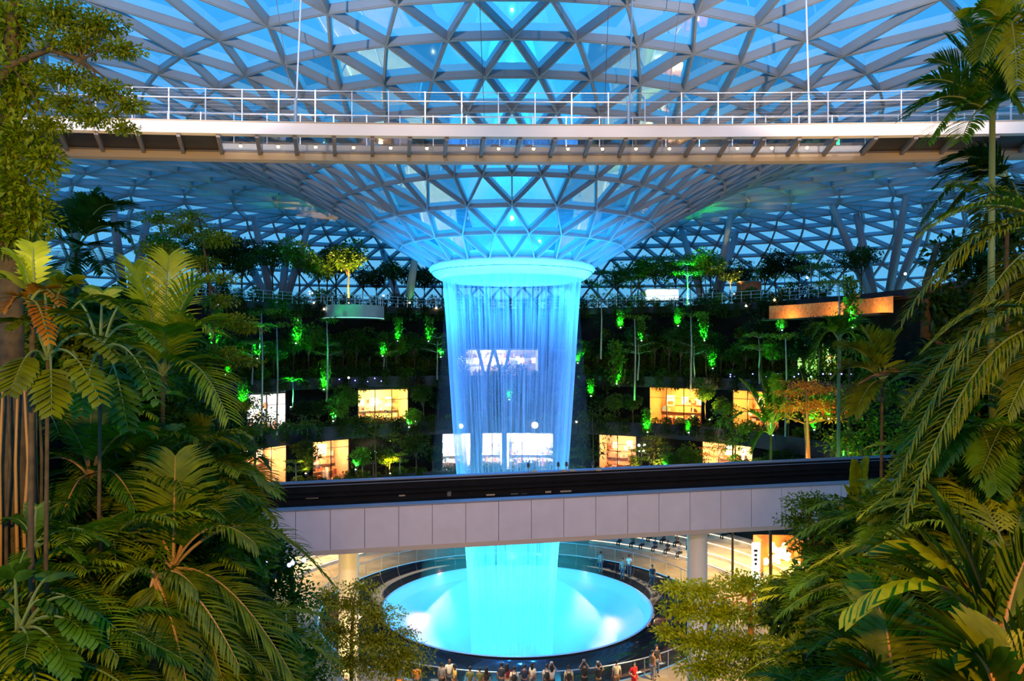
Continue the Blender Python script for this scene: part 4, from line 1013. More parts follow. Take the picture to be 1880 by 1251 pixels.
# --- left side
frond_plant('palm', (318, 1045, 9.0), [(322, 838, 9.2, .25), (602, 1062, 9.4, 1.15), (548, 1262, 8.8, .75), (292, 1270, 8.4, .45), (222, 1090, 8.7, .45), (395, 905, 9.8, .4), (245, 920, 9.6, .35), (470, 1000, 8.6, .7), (180, 1240, 8.7, .6), (410, 1255, 8.5, .5)],
            'olive', 38, .62, .034, 'feathery young palm with long arching fronds at the lower left of the view', 'palm', hang=.5, stemm='orange_stem', tr=.07)
frond_plant('palm', (285, 1062, 8.2), [(362, 1085, 8.0, .25), (215, 1075, 8.0, .25), (300, 1180, 7.9, .15), (255, 1200, 7.9, .15), (440, 1225, 7.8, .5), (350, 1290, 7.8, .3)],
            'olive', 24, .42, .036, 'small drooping palm in front of the feathery young palm', 'palm', hang=.7, stemm='orange_stem', tr=.04)
frond_plant('palm', (300, 690, 11.0), [(195, 560, 11, .5), (245, 488, 11.2, .5), (310, 470, 11.6, .4), (372, 520, 11, .7), (392, 610, 10.6, .8), (300, 600, 10.0, .4), (420, 770, 10.2, .9, 'lime'), (210, 640, 10.5, .4), (150, 700, 10.4, .4)],
            'lime', 36, .62, .036, 'bright yellow-green palm catching the light at the left of the roof columns', 'palm', hang=.45)
frond_plant('palm', (330, 900, 10.5), [(452, 800, 10.5, .55), (508, 905, 10.3, .75), (380, 775, 10.8, .4), (300, 790, 11, .3), (230, 860, 10.4, .5), (440, 870, 9.8, .5), (505, 950, 10.3, .7)],
            'olive', 26, .52, .060, 'broad-leafleted palm overlapping the left end of the monorail bridge', 'palm', hang=.5)
frond_plant('palm', (140, 460, 14.0), [(50, 395, 14, .6), (100, 372, 14.5, .5), (165, 368, 14.2, .5), (228, 385, 13.6, .8), (240, 440, 13.6, .7), (40, 480, 13.6, .6), (190, 500, 13.2, .5), (110, 530, 13, .4)],
            'deep', 34, .62, .05, 'dark feather palm silhouetted against the roof at the far left', 'palm', hang=.4, tk=2.5)
frond_plant('palm', (165, 880, 9.5), [(95, 760, 9.5, .4), (170, 740, 9.8, .3), (215, 790, 9.2, .4), (60, 860, 9.2, .4), (250, 930, 9.0, .5), (110, 960, 8.8, .4), (290, 800, 9.0, .6)],
            'green', 32, .42, .03, 'mid-green fern palm with orange stems in the middle of the left bank', 'palm', hang=.35, stemm='orange_stem')
frond_plant('palm', (430, 880, 13), [(488, 850, 13, .5), (470, 800, 13, .4), (395, 830, 13, .4), (500, 900, 12.8, .6), (440, 930, 12.6, .5)],
            'green', 30, .6, .04, 'small green palm between the broad-leafleted palm and the bridge', 'palm')
PH = dict(part='leaf', start=.58, stem=.014, hang=.35, fwd=.45, keel=.1, tr=.022, trunkm='bark')
frond_plant('philodendron', (88, 660, 7.6), [(22, 510, 7.6, .5), (70, 500, 7.9, .5), (125, 520, 7.6, .5), (15, 600, 7.2, .4), (130, 590, 7.2, .5), (205, 560, 7.4, .6), (95, 760, 7.0, .4), (20, 720, 7.0, .4), (215, 660, 7.2, .5), (185, 740, 7.0, .5)],
            'olive', 9, .26, .085, 'split-leaf philodendron with long stalks at the left edge, upper one', 'philodendron', **PH)
frond_plant('philodendron', (185, 650, 8.6), [(125, 560, 8.6, .5), (190, 540, 8.8, .5), (250, 570, 8.4, .6), (300, 640, 8.2, .6), (290, 740, 8.0, .6), (235, 790, 8.0, .5), (150, 760, 8.0, .4)],
            'green', 9, .26, .085, 'split-leaf philodendron just right of the upper one, stalks spreading', 'philodendron', **PH)
frond_plant('philodendron', (35, 1165, 7.0), [(25, 1060, 7, .4), (100, 1120, 7, .4), (170, 1130, 6.9, .5), (175, 1180, 6.8, .4), (60, 1210, 6.7, .3), (130, 1240, 6.7, .4), (0, 1120, 6.9, .3), (110, 1060, 7.4, .4)],
            'green', 9, .24, .09, 'bright green split-leaf philodendron in the lower left corner', 'philodendron', **PH)
frond_plant('fern', (60, 1010, 8.0), [(10, 960, 8, .3), (70, 930, 8.2, .3), (125, 975, 8, .3), (150, 1030, 7.8, .3), (30, 1060, 7.6, .2), (200, 1000, 7.9, .4)],
            'green', 30, .16, .03, 'soft green fern above the lower left philodendron', 'fern', hang=.3, tr=.03, trunkm='bark')
frond_plant('fern', (60, 560, 7.4), [(60, 450, 7.6, .3), (20, 470, 7.4, .3), (110, 560, 7.2, .3, 'rust'), (10, 570, 7.2, .2, 'rust'), (90, 630, 7.1, .3, 'rust')],
            'lime', 14, .20, .05, 'fern with yellow and orange-lit leaves at the left edge', 'fern', hang=.3, tr=.03, trunkm='bark')
# top left tree
def leafy_tree(name, base, pts, blobs, m, ln, wd, per, lab, tr=.16, bark='bark', branches=(), root=None):
    """base=(px,py,d) foot; pts trunk points; blobs=[(px,py,d,rx_px,rz_px)] leaf clouds"""
    B = at(*base)
    if root is not None: B.z = root
    e = empty(name, B, label=lab, cat='tree'); rng.seed(int(base[0] * 3 + base[1])); t = MB(); q = [V((0, 0, 0))] + [at(*p) - B for p in pts]
    trunk(t, q, tr, tr * .45, 9)
    b = MB()
    for i, bl in enumerate(blobs):
        c = at(bl[0], bl[1], bl[2]) - B; rx = bl[3] * bl[2] / F; rz = bl[4] * bl[2] / F
        near = min(q, key=lambda p: (p - c).length); 
        if (near - c).length > .15: t.tube([near, near.lerp(c, .5) + V((0, 0, .06)), c, c + (c - near).normalized() * rx * .6], [tr * .22, tr * .16, tr * .1, tr * .03], 5)
        cloud(b, c, (rx, rx * .8, rz), int(per * 1.7 * bl[3] * bl[4] / 1000.0) + 10, ln, wd, shell=.05, up=.15)
    t.build('trunk', M[bark], e, True); b.build('foliage', L[m], e); return e
leafy_tree('tree', (20, 900, 9.5), [(22, 600, 9.5), (12, 350, 9.4), (20, 150, 9.3), (30, -80, 9.2)],
           [(25, 40, 9.3, 60, 70), (30, 150, 9.2, 62, 60), (25, 250, 9.2, 70, 60), (30, 340, 9.2, 65, 60), (10, 420, 9.3, 60, 50), (80, 290, 9.1, 40, 40), (60, 400, 9.3, 50, 40)], 'lime', .10, .045, 185,
           'leafy tree that fills the upper left edge, its trunk wrapped in climbers')
leafy_tree('tree', (-60, 500, 9.0), [(-40, 200, 9), (20, 120, 9.0), (90, 90, 9), (150, 110, 8.9)],
           [(110, 25, 9.0, 70, 22), (180, 45, 9.0, 60, 20), (225, 90, 8.9, 45, 14), (140, 80, 9.0, 70, 20), (120, 140, 8.9, 60, 16), (190, 165, 8.8, 62, 14), (235, 195, 8.8, 38, 12), (120, 190, 8.9, 50, 14), (170, 215, 8.8, 60, 14), (225, 235, 8.8, 34, 9), (90, 230, 9, 40, 16)], 'olive', .055, .028, 620,
           'fine-leaved tree branch reaching over the left end of the footbridge', tr=.07)
leafy_tree('tree', (400, 900, 15.0), [(398, 700, 15), (385, 520, 15), (365, 400, 15)],
           [(340, 420, 15, 60, 14), (395, 440, 15, 50, 12), (290, 460, 15, 50, 14), (360, 480, 15, 45, 10), (405, 510, 14.8, 35, 9), (400, 552, 14.8, 42, 12), (425, 590, 14.7, 50, 14), (450, 602, 14.7, 38, 10), (405, 650, 14.6, 55, 14), (450, 665, 14.6, 45, 9), (395, 695, 14.6, 50, 12), (290, 400, 15, 40, 10), (350, 395, 15, 36, 8), (440, 745, 14.6, 25, 8)], 'olive', .075, .032, 620,
           'tiered tree with flat yellowish sprays left of the roof columns', tr=.045, root=-2.2)
leafy_tree('tree', (645, 1300, 24), [(645, 1180, 24), (650, 1100, 24)],
           [(640, 1110, 24, 70, 18), (690, 1130, 24, 60, 18), (620, 1160, 24, 60, 24), (690, 1175, 23.8, 80, 22), (740, 1200, 23.8, 62, 18), (640, 1215, 23.8, 80, 24), (720, 1225, 23.6, 80, 18), (600, 1100, 24.2, 30, 22), (660, 1078, 24, 50, 9), (745, 1160, 24, 30, 5)], 'olive', .11, .05, 640,
           'young tree with fine foliage in front of the golden pillar', tr=.08, root=GZ, bark='bark')
# green-yellow tree left of pillar
leafy_tree('tree', (545, 1320, 17), [(540, 1150, 17), (535, 1050, 17)],
           [(530, 1040, 17, 45, 40), (545, 1100, 17, 50, 40), (520, 1160, 17, 60, 45), (570, 1190, 17, 45, 40), (500, 1080, 17, 50, 50), (560, 1240, 17, 60, 40), (480, 1000, 17, 50, 40), (470, 1180, 16, 60, 60)], 'green', .13, .06, 150,
           'dense dark-green tree between the feathery palm and the golden pillar', tr=.10, root=GZ)
# tall planting on the plaza level between the monorail bridge and the terraces
frond_plant('banana_palm', (1415, 800, 56), [(1362, 700, 56, 1.2), (1395, 682, 56, .8), (1450, 700, 56, 1.2), (1345, 770, 56, 2.2), (1485, 760, 56, 2.4), (1425, 690, 56, .6), (1380, 830, 56, 1.5)],
            'green', 26, 1.1, .22, 'tall palm with broad upright leaves in front of the orange shops', 'palm', hang=.25, tk=14, tr=.12, stem=.04)
leafy_tree('tiered_tree', (1486, 1000, 54), [(1486, 860, 54), (1482, 760, 54), (1480, 712, 54)],
           [(1478, 706, 54, 55, 8), (1510, 716, 54, 50, 8), (1450, 722, 54, 45, 8), (1500, 742, 54, 62, 8), (1450, 750, 54, 50, 8), (1530, 752, 54, 40, 8)], 'rust', .26, .12, 330,
           'tall flat-topped tree lit orange below the violet lights at the right', tr=.14, root=GZ, bark='orange_stem')
leafy_tree('tree', (1560, 1000, 52), [(1558, 800, 52), (1560, 660, 52)],
           [(1575, 640, 52, 40, 30), (1600, 690, 52, 50, 40), (1560, 740, 52, 45, 40), (1610, 780, 52, 60, 40), (1545, 810, 52, 50, 36), (1640, 720, 52, 45, 40), (1590, 840, 52, 60, 30)], 'green', .34, .16, 130,
           'large leafy tree lit green beyond the right end of the monorail bridge', tr=.16, root=GZ)
leafy_tree('tree', (1345, 1000, 60), [(1345, 860, 60), (1345, 790, 60)],
           [(1330, 770, 60, 34, 24), (1365, 790, 60, 34, 22), (1340, 815, 60, 40, 18)], 'green', .30, .14, 150, 'green tree between the two lamp-lit shops at the right', tr=.10, root=GZ)
leafy_tree('tree', (470, 1000, 58), [(468, 860, 58), (465, 780, 58)],
           [(455, 790, 58, 40, 24), (500, 785, 58, 40, 20), (480, 765, 58, 40, 16), (560, 780, 58, 40, 18), (430, 770, 58, 30, 30)], 'deep', .30, .14, 150, 'dark tree below the white shop at the left', tr=.10, root=GZ)
leafy_tree('tree', (690, 900, 76), [(690, 860, 76), (688, 800, 76)],
           [(690, 770, 76, 34, 24), (660, 790, 76, 36, 20), (720, 800, 76, 34, 20), (640, 770, 76, 30, 18), (775, 830, 76, 30, 10), (800, 822, 76, 30, 8)], 'deep', .28, .13, 150, 'dark tree below the golden shop left of the water', tr=.10, root=GZ)
leafy_tree('tree', (1090, 900, 76), [(1090, 860, 76), (1088, 760, 76)],
           [(1080, 760, 76, 40, 26), (1115, 745, 76, 36, 24), (1070, 800, 76, 34, 24), (1120, 790, 76, 36, 20), (1100, 830, 76, 40, 20)], 'deep', .28, .13, 150, 'dark blue-green tree right beside the falling water', tr=.10, root=GZ)
for (lx, ly, lz, tx, ty, col, pw) in ((1425, 52, -9, 1415, 740, (.02, 1, .1), 1500), (1490, 50, -12, 1486, 730, (1, .42, .05), 2600), (1575, 48, -12, 1575, 760, (.05, 1, .08), 2600), (1350, 56, -10, 1345, 790, (.3, 1, .05), 900), (470, 53, -11, 470, 780, (.1, 1, .1), 500), (690, 71, -11, 690, 790, (.15, 1, .1), 500)):
    light('SPOT', 'grove_uplight', (at(lx, 645, ly).x, ly, lz), col, pw, at(tx, ty, ly + 4.5), .1, 80, .8)
# aerial-root trunk at the left edge
e = empty('rooted_trunk', at(22, 1010, 8.4), label='thick orange-lit trunk wrapped in hanging roots at the left edge', cat='trunk')
rng.seed(4); b = MB(); trunk(b, [V((0, 0, -.8)), V((.02, 0, .5)), V((-.02, .05, 1.9))], .26, .20, 12); b.build('bole', M['bark'], e, True)
for k in range(16):
    a = rng.uniform(0, 6.28); x, y_ = .27 * math.cos(a), .27 * math.sin(a) - .02; b = MB()
    b.tube([V((x, y_, 1.8)), V((x * 1.12 + rng.uniform(-.04, .04), y_ * 1.1, 1.0)), V((x * 1.05, y_ * 1.15, .3)), V((x * 1.3, y_ * 1.3, -.8))], [.012, .018, .02, .025], 5); b.build('root', M['orange_stem'] if k % 3 == 0 else M['bark'], e, True)  # orange light on the roots is put into the colour of some
BPS = [palm_proto(130 + k, h=(.9, 1.5, .5)[k], nf=13, fl=1.5, m=('olive', 'green', 'lime')[k], ll=.46, lw=.030, tr=.05, n=30, bark='bark', hang=.5) for k in range(3)]
BPL = ('olive-green feather palm', 'mid-green feather palm', 'low yellow-green feather palm')
for side, sname in ((-1, 'left'), (1, 'right')):
    cnt = 0; tries = 0; got = []
    while cnt < 26 and tries < 9000:
        tries += 1; y = r3.uniform(7.5, 15); x = side * r3.uniform(2.6, 9.5) * y / 12; z = bank_z(x, y)
        if z is None: continue
        k = r3.randrange(3); px = HX + x / y * F; h = (.9, 1.5, .5)[k]; py = HY - (z + h) / y * F
        if not (-60 < px < 1940 and 420 < py < 1330): continue
        if any(abs(px - a) + abs(py - b_) < 110 for a, b_ in got): continue
        w = 1.1 * F / y
        if side < 0 and px + w > lim_left(py): continue
        if side > 0 and px - w < lim_right(py): continue
        if y < 9.5 and (bank_z(x, y) or 0) + h > -2.5: continue
        got.append((px, py)); cnt += 1
        put(BPS[k], (x, y, z - .05), r3.uniform(0, 6.28), r3.uniform(.8, 1.15), '%s half hidden in the dense planting on the %s bank' % (BPL[k], sname), 'palm', '%ss in the planting of the %s bank' % (BPL[k], sname))
# --- right side
frond_plant('palm', (1822, 215, 11.0), [(1690, 150, 11, .45), (1664, 215, 10.8, .6), (1705, 262, 10.6, .7), (1745, 75, 11.4, .35), (1770, 30, 11.4, .2), (1868, 165, 10.6, .7, 'lime'), (1900, 110, 11, .5, 'lime'), (1880, 200, 10.5, .6), (1765, 258, 10.4, .5), (1840, 20, 11.4, .2), (1720, 110, 11.2, .4)],
            'green', 36, .52, .042, 'green palm with slim trunk hanging over the right end of the footbridge', 'palm', hang=.45, tr=.05, trunkm='green_stem', tk=5.5)
frond_plant('palm', (1850, 60, 10.5), [(1790, 20, 10.5, .3), (1830, -60, 10.6, .3), (1868, 160, 10.2, .8), (1890, 60, 10.4, .5), (1800, 110, 10.2, .5), (1935, 120, 10.2, .5)],
            'lime', 36, .50, .04, 'bright green palm crown at the top right corner', 'palm', hang=.55, tr=.05, tk=.8)
frond_plant('palm', (1850, 330, 13.0), [(1735, 300, 13, .5), (1712, 345, 12.8, .6), (1730, 400, 12.6, .6), (1790, 280, 13.2, .4), (1690, 410, 12.6, .9), (1880, 400, 12.4, .4), (1800, 420, 12.4, .5), (1770, 350, 12.5, .4)],
            'deep', 36, .52, .05, 'dark feather palm under the right end of the footbridge', 'palm', hang=.4, tk=3.5)
frond_plant('palm', (1985, 470, 8.5), [(1690, 430, 8.6, .9), (1655, 590, 8.4, 1.35), (1800, 560, 8.0, .7), (1750, 340, 9, .4), (1850, 600, 8.0, .6), (1720, 520, 8.4, .9)],
            'olive', 46, .46, .032, 'large arching feather palm at the right edge, uppermost', 'palm', hang=.75, stem=.018)
frond_plant('palm', (1985, 640, 7.6), [(1640, 900, 7.6, 1.9), (1660, 760, 7.8, 1.3), (1750, 790, 7.4, 1.0), (1700, 640, 8.2, .9), (1850, 760, 7.2, .6), (1640, 1000, 7.4, 1.7)],
            'olive', 50, .40, .030, 'large arching feather palm at the right edge, middle one with the longest hanging frond', 'palm', hang=.8, stem=.018)
frond_plant('palm', (1800, 790, 10), [(1700, 740, 10, .5), (1640, 700, 10.2, .7), (1720, 860, 9.6, .5), (1650, 820, 9.8, .6), (1590, 700, 10.5, .7, 'rust'), (1830, 900, 9.4, .4)],
            'green', 24, .50, .075, 'broad-leafleted palm behind the hanging fronds at the right', 'palm', hang=.4)
frond_plant('palm', (1620, 700, 16), [(1550, 640, 16, .5), (1530, 690, 16, .5), (1590, 610, 16, .3), (1640, 620, 16, .4), (1570, 760, 15.6, .4), (1690, 690, 16, .4)],
            'olive', 26, .6, .08, 'fan-like brownish palm lit orange beside the timber walkway', 'palm', hang=.25)
frond_plant('palm', (1512, 590, 24), [(1450, 585, 24, .8), (1470, 640, 24, 1.0), (1500, 545, 24, .4), (1560, 580, 24, .7), (1570, 640, 24, .9), (1530, 550, 24, .4)],
            'green', 26, .8, .06, 'slim palm with bent fronds in front of the green-walled shop', 'palm', hang=.4, tk=12, tr=.09) if False else None
frond_plant('palm', (1540, 626, 50), [(1495, 615, 50, 1.4), (1488, 670, 50, 2.6), (1525, 590, 50, .5), (1580, 605, 50, 1.4), (1590, 670, 50, 2.4), (1550, 592, 50, .5)],
            'green', 30, 1.5, .12, 'slim palm with a tall stem and bent fronds in front of the green-walled shop', 'palm', hang=.5, tk=17.8, tr=.13, trunkm='green_stem', stem=.03)
BR = dict(hang=.18, fwd=.75, keel=.12, start=.16, tr=.07, trunkm='bark', part='frond', stem=.02, stemm='orange_stem')
frond_plant('broadleaf_palm', (1842, 1195, 6.0), [(1735, 935, 6.1, .25), (1560, 1120, 6.0, .75, 'lime'), (1640, 1010, 6.3, .5), (1900, 1000, 5.8, .3), (1700, 1230, 5.6, .4)],
            'olive', 15, .62, .125, 'broad-fronded palm with wide leaflets filling the lower right corner', 'palm', **BR)
frond_plant('broadleaf_palm', (1850, 1330, 5.2), [(1770, 1200, 5.2, .35), (1930, 1180, 5.2, .3), (1700, 1290, 5.1, .3), (1850, 1180, 5.4, .2)],
            'olive', 14, .50, .10, 'second broad-fronded palm cut off by the bottom right edge', 'palm', **BR)
frond_plant('broadleaf_palm', (1640, 1290, 7.0), [(1540, 1180, 7, .35), (1620, 1130, 7.2, .3), (1560, 1240, 6.8, .3), (1700, 1180, 7, .3), (1600, 1070, 7.3, .3)],
            'olive', 14, .50, .09, 'low fan of olive fronds left of the broad-fronded palm', 'palm', **BR)
frond_plant('palm', (1560, 1060, 13), [(1480, 1030, 13, .4), (1450, 1090, 12.6, .5), (1520, 990, 13, .3), (1600, 1000, 13, .3), (1640, 1060, 12.5, .4), (1530, 1110, 12.5, .3)],
            'green', 26, .45, .05, 'mid-green palm below the right end of the monorail bridge', 'palm', hang=.4)
frond_plant('palm', (1690, 960, 11), [(1600, 930, 11, .5), (1650, 890, 11, .4), (1720, 880, 11, .4), (1590, 1000, 10.6, .5), (1760, 920, 10.8, .4), (1660, 1030, 10.4, .4)],
            'green', 26, .45, .06, 'leafy palm at the right end of the monorail bridge', 'palm', hang=.4)
frond_plant('banana_plant', (1572, 935, 20), [(1568, 850, 20, .1), (1590, 845, 20.2, .1), (1560, 900, 19.8, .2), (1620, 900, 20, .4)],
            'lime', 22, .34, .11, 'upright translucent green leaf in front of the dark bridge trough', 'plant', hang=.05, fwd=1.4, start=.1, tk=3)
leafy_tree('tree', (1495, 1150, 16), [(1490, 1000, 16), (1485, 930, 16)],
           [(1490, 925, 16, 60, 20), (1540, 945, 16, 50, 16), (1465, 955, 16, 45, 14), (1510, 975, 16, 60, 16), (1560, 1000, 15.8, 50, 14), (1480, 1005, 16, 40, 12), (1580, 960, 16, 50, 18), (1530, 1030, 15.8, 60, 16), (1620, 1010, 15.5, 50, 20)], 'green', .085, .04, 560,
           'tiered green tree at the right end of the fascia panels', tr=.07, root=-8)
leafy_tree('tree', (1385, 1330, 20), [(1380, 1200, 20), (1375, 1090, 20)],
           [(1290, 1085, 20, 60, 18), (1370, 1070, 20, 60, 18), (1440, 1090, 20, 55, 18), (1260, 1120, 20, 55, 18), (1330, 1125, 19.8, 70, 20), (1410, 1130, 20, 60, 20), (1480, 1130, 19.8, 50, 20), (1280, 1175, 19.8, 65, 20), (1360, 1185, 19.6, 70, 22), (1450, 1190, 19.6, 70, 22), (1300, 1225, 19.6, 70, 20), (1400, 1235, 19.4, 80, 20), (1490, 1230, 19.4, 60, 24), (1240, 1080, 20, 40, 10), (1225, 1160, 20, 30, 12)], 'lime', .12, .055, 620,
           'golden-green fine-leaved tree in front of the grey pillar', tr=.12, root=GZ, bark='orange_stem')
leafy_tree('tree', (1700, 620, 17), [(1700, 520, 17), (1720, 450, 17)],
           [(1760, 470, 17, 60, 40), (1820, 500, 17, 70, 50), (1720, 560, 17, 50, 40), (1800, 600, 17, 80, 50), (1850, 420, 17, 60, 50), (1760, 660, 17, 80, 60), (1860, 690, 17, 60, 60), (1860, 560, 17, 60, 60)], 'deep', .22, .10, 120,
           'dark tree mass behind the arching palms at the right edge', tr=.12)
leafy_tree('tree', (120, 900, 17), [(120, 700, 17), (130, 560, 17)],
           [(60, 560, 17, 70, 50), (150, 580, 17, 70, 50), (240, 560, 17, 60, 40), (300, 640, 17, 60, 60), (200, 680, 17, 90, 70), (80, 700, 17, 90, 80), (330, 750, 17, 60, 60), (230, 800, 17, 80, 70), (100, 850, 17, 90, 80), (360, 850, 17, 60, 60)], 'deep', .22, .10, 120,
           'dark tree mass behind the palms on the left bank', tr=.14)

# ------------------------------------------------------------------ lit corner under the bridge, right
pb = at(1428, 1040, 62)
e = empty('fire_display', (pb.x, 62, GZ), label='blazing bright display shop beyond the pool at the right', cat='shop')
b = MB(); b.box((0, 1, 1.6), (3.0, .2, 3.6)); b.box((-1.6, 0, 1.6), (.2, 2, 3.6)); b.box((1.6, 0, 1.6), (.2, 2, 3.6)); b.box((0, .2, .3), (3.2, 1.8, .6)); b.build('booth', mat('booth_red', (.5, .15, .05), .6), e)
b = MB(); rng.seed(3)
for k in range(26): b.ball((rng.uniform(-1, 1), rng.uniform(-.3, .5), rng.uniform(.6, 2.9) ), rng.uniform(.12, .32), 8)
b.build('glowing_display', mat('display_glow', (1, 1, 1), .5, emit=(1, .62, .15), es=3.5), e)
light('POINT', 'display_lamp', (0, -1.6, 2.2), (1, .7, .1), 700, size=.4, parent=e)
b = MB(); b.box((-1, -2.6, .01), (5, 4.4, .02)); b.build('yellow_mat', mat('yellow_floor', (.55, .50, .03), .6), e)
ps = at(1388, 1010, 60)
e = empty('light_sign', (ps.x, 60, GZ), label='tall white illuminated sign with dark marks left of the blazing display', cat='sign')
b = MB(); b.box((0, 0, 1.75), (.62, .16, 3.5)); b.build('lightbox', mat('sign_glow', (1, 1, 1), .5, emit=(1, 1, .95), es=2.2), e)
b = MB()
for z, w in ((2.9, .3), (2.55, .22), (2.2, .26), (1.85, .2)): b.box((-.05, -.09, z), (w, .02, .2))
b.box((0, -.09, 1.0), (.5, .02, .06)); b.build('marks', M['frame'], e)

# ------------------------------------------------------------------ people
CL = {}
def cloth(n, c):
    if n not in CL: CL[n] = mat('cloth_' + n, c, .8)
    return CL[n]
COLS = dict(black=(.02, .02, .022), navy=(.02, .03, .07), white=(.75, .73, .68), cream=(.70, .62, .40), grey=(.22, .22, .24), yellow=(.75, .52, .12), olive=(.12, .14, .05), maroon=(.18, .02, .03), red=(.60, .01, .01), orange=(.75, .25, .04), brown=(.22, .12, .06), blue=(.10, .20, .40), denim=(.05, .08, .14))
def skinmesh(nodes, edges, name, m, parent, sub=1, root=0):
    me = bpy.data.meshes.new(name); me.from_pydata([n[:3] for n in nodes], edges, []); me.materials.append(m)
    o = bpy.data.objects.new(name, me); C.objects.link(o); o.parent = parent
    md = o.modifiers.new('skin', 'SKIN'); md.use_smooth_shade = True
    sv = me.skin_vertices[0].data if me.skin_vertices else None
    if sv is None:
        bm = __import__('bmesh').new(); bm.from_mesh(me); bm.verts.layers.skin.verify(); bm.to_mesh(me); bm.free(); sv = me.skin_vertices[0].data
    for i, n in enumerate(nodes): sv[i].radius = (n[3], n[4] if len(n) > 4 else n[3]); sv[i].use_root = (i == root)
    if sub: o.modifiers.new('sub', 'SUBSURF').levels = sub; o.modifiers['sub'].render_levels = sub
    return o
def person(x, y, z, face, top, legs, lab, pose='down', sk='skin', hair='short', h=1.7, fingers=False, group=None, seated=False):
    """face: heading in degrees, 0 looks away from the viewer (+Y), 180 looks at the viewer"""
    e = empty('person', (x, y, z), -R(face), label=lab, cat='person', group=group); e.scale = (h / 1.7,) * 3
    arms = {}
    for s in (-1, 1):
        sh = V((.17 * s, 0, 1.40))
        if pose == 'up' or (pose == 'up1' and s > 0): el = V((.27 * s, .20, 1.36)); wr = V((.09 * s, .30, 1.60)); hd = V((.05 * s, .33, 1.68))
        elif pose == 'hip' and s > 0: el = V((.36, -.04, 1.16)); wr = V((.19, .08, 1.02)); hd = V((.15, .11, .98))
        elif pose == 'front': el = V((.23 * s, .04, 1.13)); wr = V((.14 * s, .24, 1.14)); hd = V((.10 * s, .30, 1.17))
        else: el = V((.22 * s, -.02, 1.12)); wr = V((.24 * s, .05, .86)); hd = V((.24 * s, .07, .78))
        arms[s] = (sh, el, wr, hd)
    N = [(0, 0, .94, .13, .10), (0, 0, 1.14, .12, .09), (0, 0, 1.34, .14, .10), (0, 0, 1.45, .06), (0, .01, 1.51, .055), (0, .015, 1.57, .075, .085), (0, .01, 1.65, .082, .095), (0, 0, 1.72, .05, .06), (0, .115, 1.595, .014)]
    E = [(0, 1), (1, 2), (2, 3), (3, 4), (4, 5), (5, 6), (6, 7), (5, 8)]
    for s in (-1, 1):
        a = arms[s]; k = len(N)
        N += [(*a[0], .055), (*a[1], .042), (*a[2], .028), (*a[3], .036, .020)]; E += [(2, k), (k, k + 1), (k + 1, k + 2), (k + 2, k + 3)]
        d = (a[3] - a[2]).normalized(); sdv = V((0, 1, 0)) if abs(d.y) < .8 else V((0, 0, 1)); sdv = (sdv - d * sdv.dot(d)).normalized()
        if fingers:
            for f_, (off, ln) in enumerate(((-.028, .062), (-.010, .075), (.010, .070), (.028, .055))):
                q = len(N); p1 = a[3] + d * .03 + sdv * off; p2 = p1 + d * ln + V((-s * .012, 0, 0))
                N += [(*p1, .009), (*p2, .008)]; E += [(k + 3, q), (q, q + 1)]
            q = len(N); p1 = a[3] - d * .01 + sdv * .04; p2 = p1 + d * .035 + sdv * .025
            N += [(*p1, .010), (*p2, .009)]; E += [(k + 3, q), (q, q + 1)]
    if seated: LG = [((.09, .02, .92), (.11, .42, .90), (.11, .44, .50), (.11, .56, .47))]
    else: LG = [((.09, 0, .86), (.10, .03, .48), (.10, -.01, .09), (.10, .13, .035))]
    LGs = []
    for s in (-1, 1):
        g = [V((p[0] * s, p[1], p[2])) for p in LG[0]]; LGs.append(g); k = len(N)
        N += [(*g[0], .085), (*g[1], .058), (*g[2], .038), (*g[3], .035, .028)]; E += [(0, k), (k, k + 1), (k + 1, k + 2), (k + 2, k + 3)]
    body = skinmesh(N, E, 'body', M[sk], e)
    # shirt
    S = [(0, 0, .90, .155, .12), (0, 0, 1.14, .14, .11), (0, 0, 1.34, .16, .12), (0, 0, 1.43, .08)]; SE = [(0, 1), (1, 2), (2, 3)]
    for s in (-1, 1):
        a = arms[s]; k = len(S); mid = a[0].lerp(a[1], .75); S += [(*a[0], .075), (*mid, .062)]; SE += [(2, k), (k, k + 1)]
    skinmesh(S, SE, 'shirt', cloth(top, COLS[top]), e)
    P = [(0, 0, .93, .150, .115)]; PE = []
    for g in LGs: k = len(P); P += [(*g[0], .10), (*g[1], .075), (*(g[1].lerp(g[2], .92)), .058)]; PE += [(0, k), (k, k + 1), (k + 1, k + 2)]
    skinmesh(P, PE, 'trousers', cloth(legs, COLS[legs]), e)
    sh = MB(); 
    for g in LGs: sh.ball(g[3] + V((0, -.05, 0)), .055, 8, 0, .8, 2.2, .7)
    sh.build('shoes', M['hair'] if legs != 'black' else cloth('white', COLS['white']), e, True)
    if hair != 'bald':
        hb = MB(); hb.ball((0, -.022, 1.68), .105, 12, 0, .95, 1.0, 1.0)
        if hair == 'long': hb.ball((0, -.06, 1.52), .11, 10, 0, 1.0, .55, 1.9)
        if hair == 'cap': hb.box((0, .10, 1.71), (.15, .12, .02))
        hb.build('hair', M['hair'], e, True)
    eb = MB()
    for s in (-1, 1): eb.ball((.032 * s, .098, 1.63), .011, 6)
    eb.build('eyes', M['hair'], body)
    return e
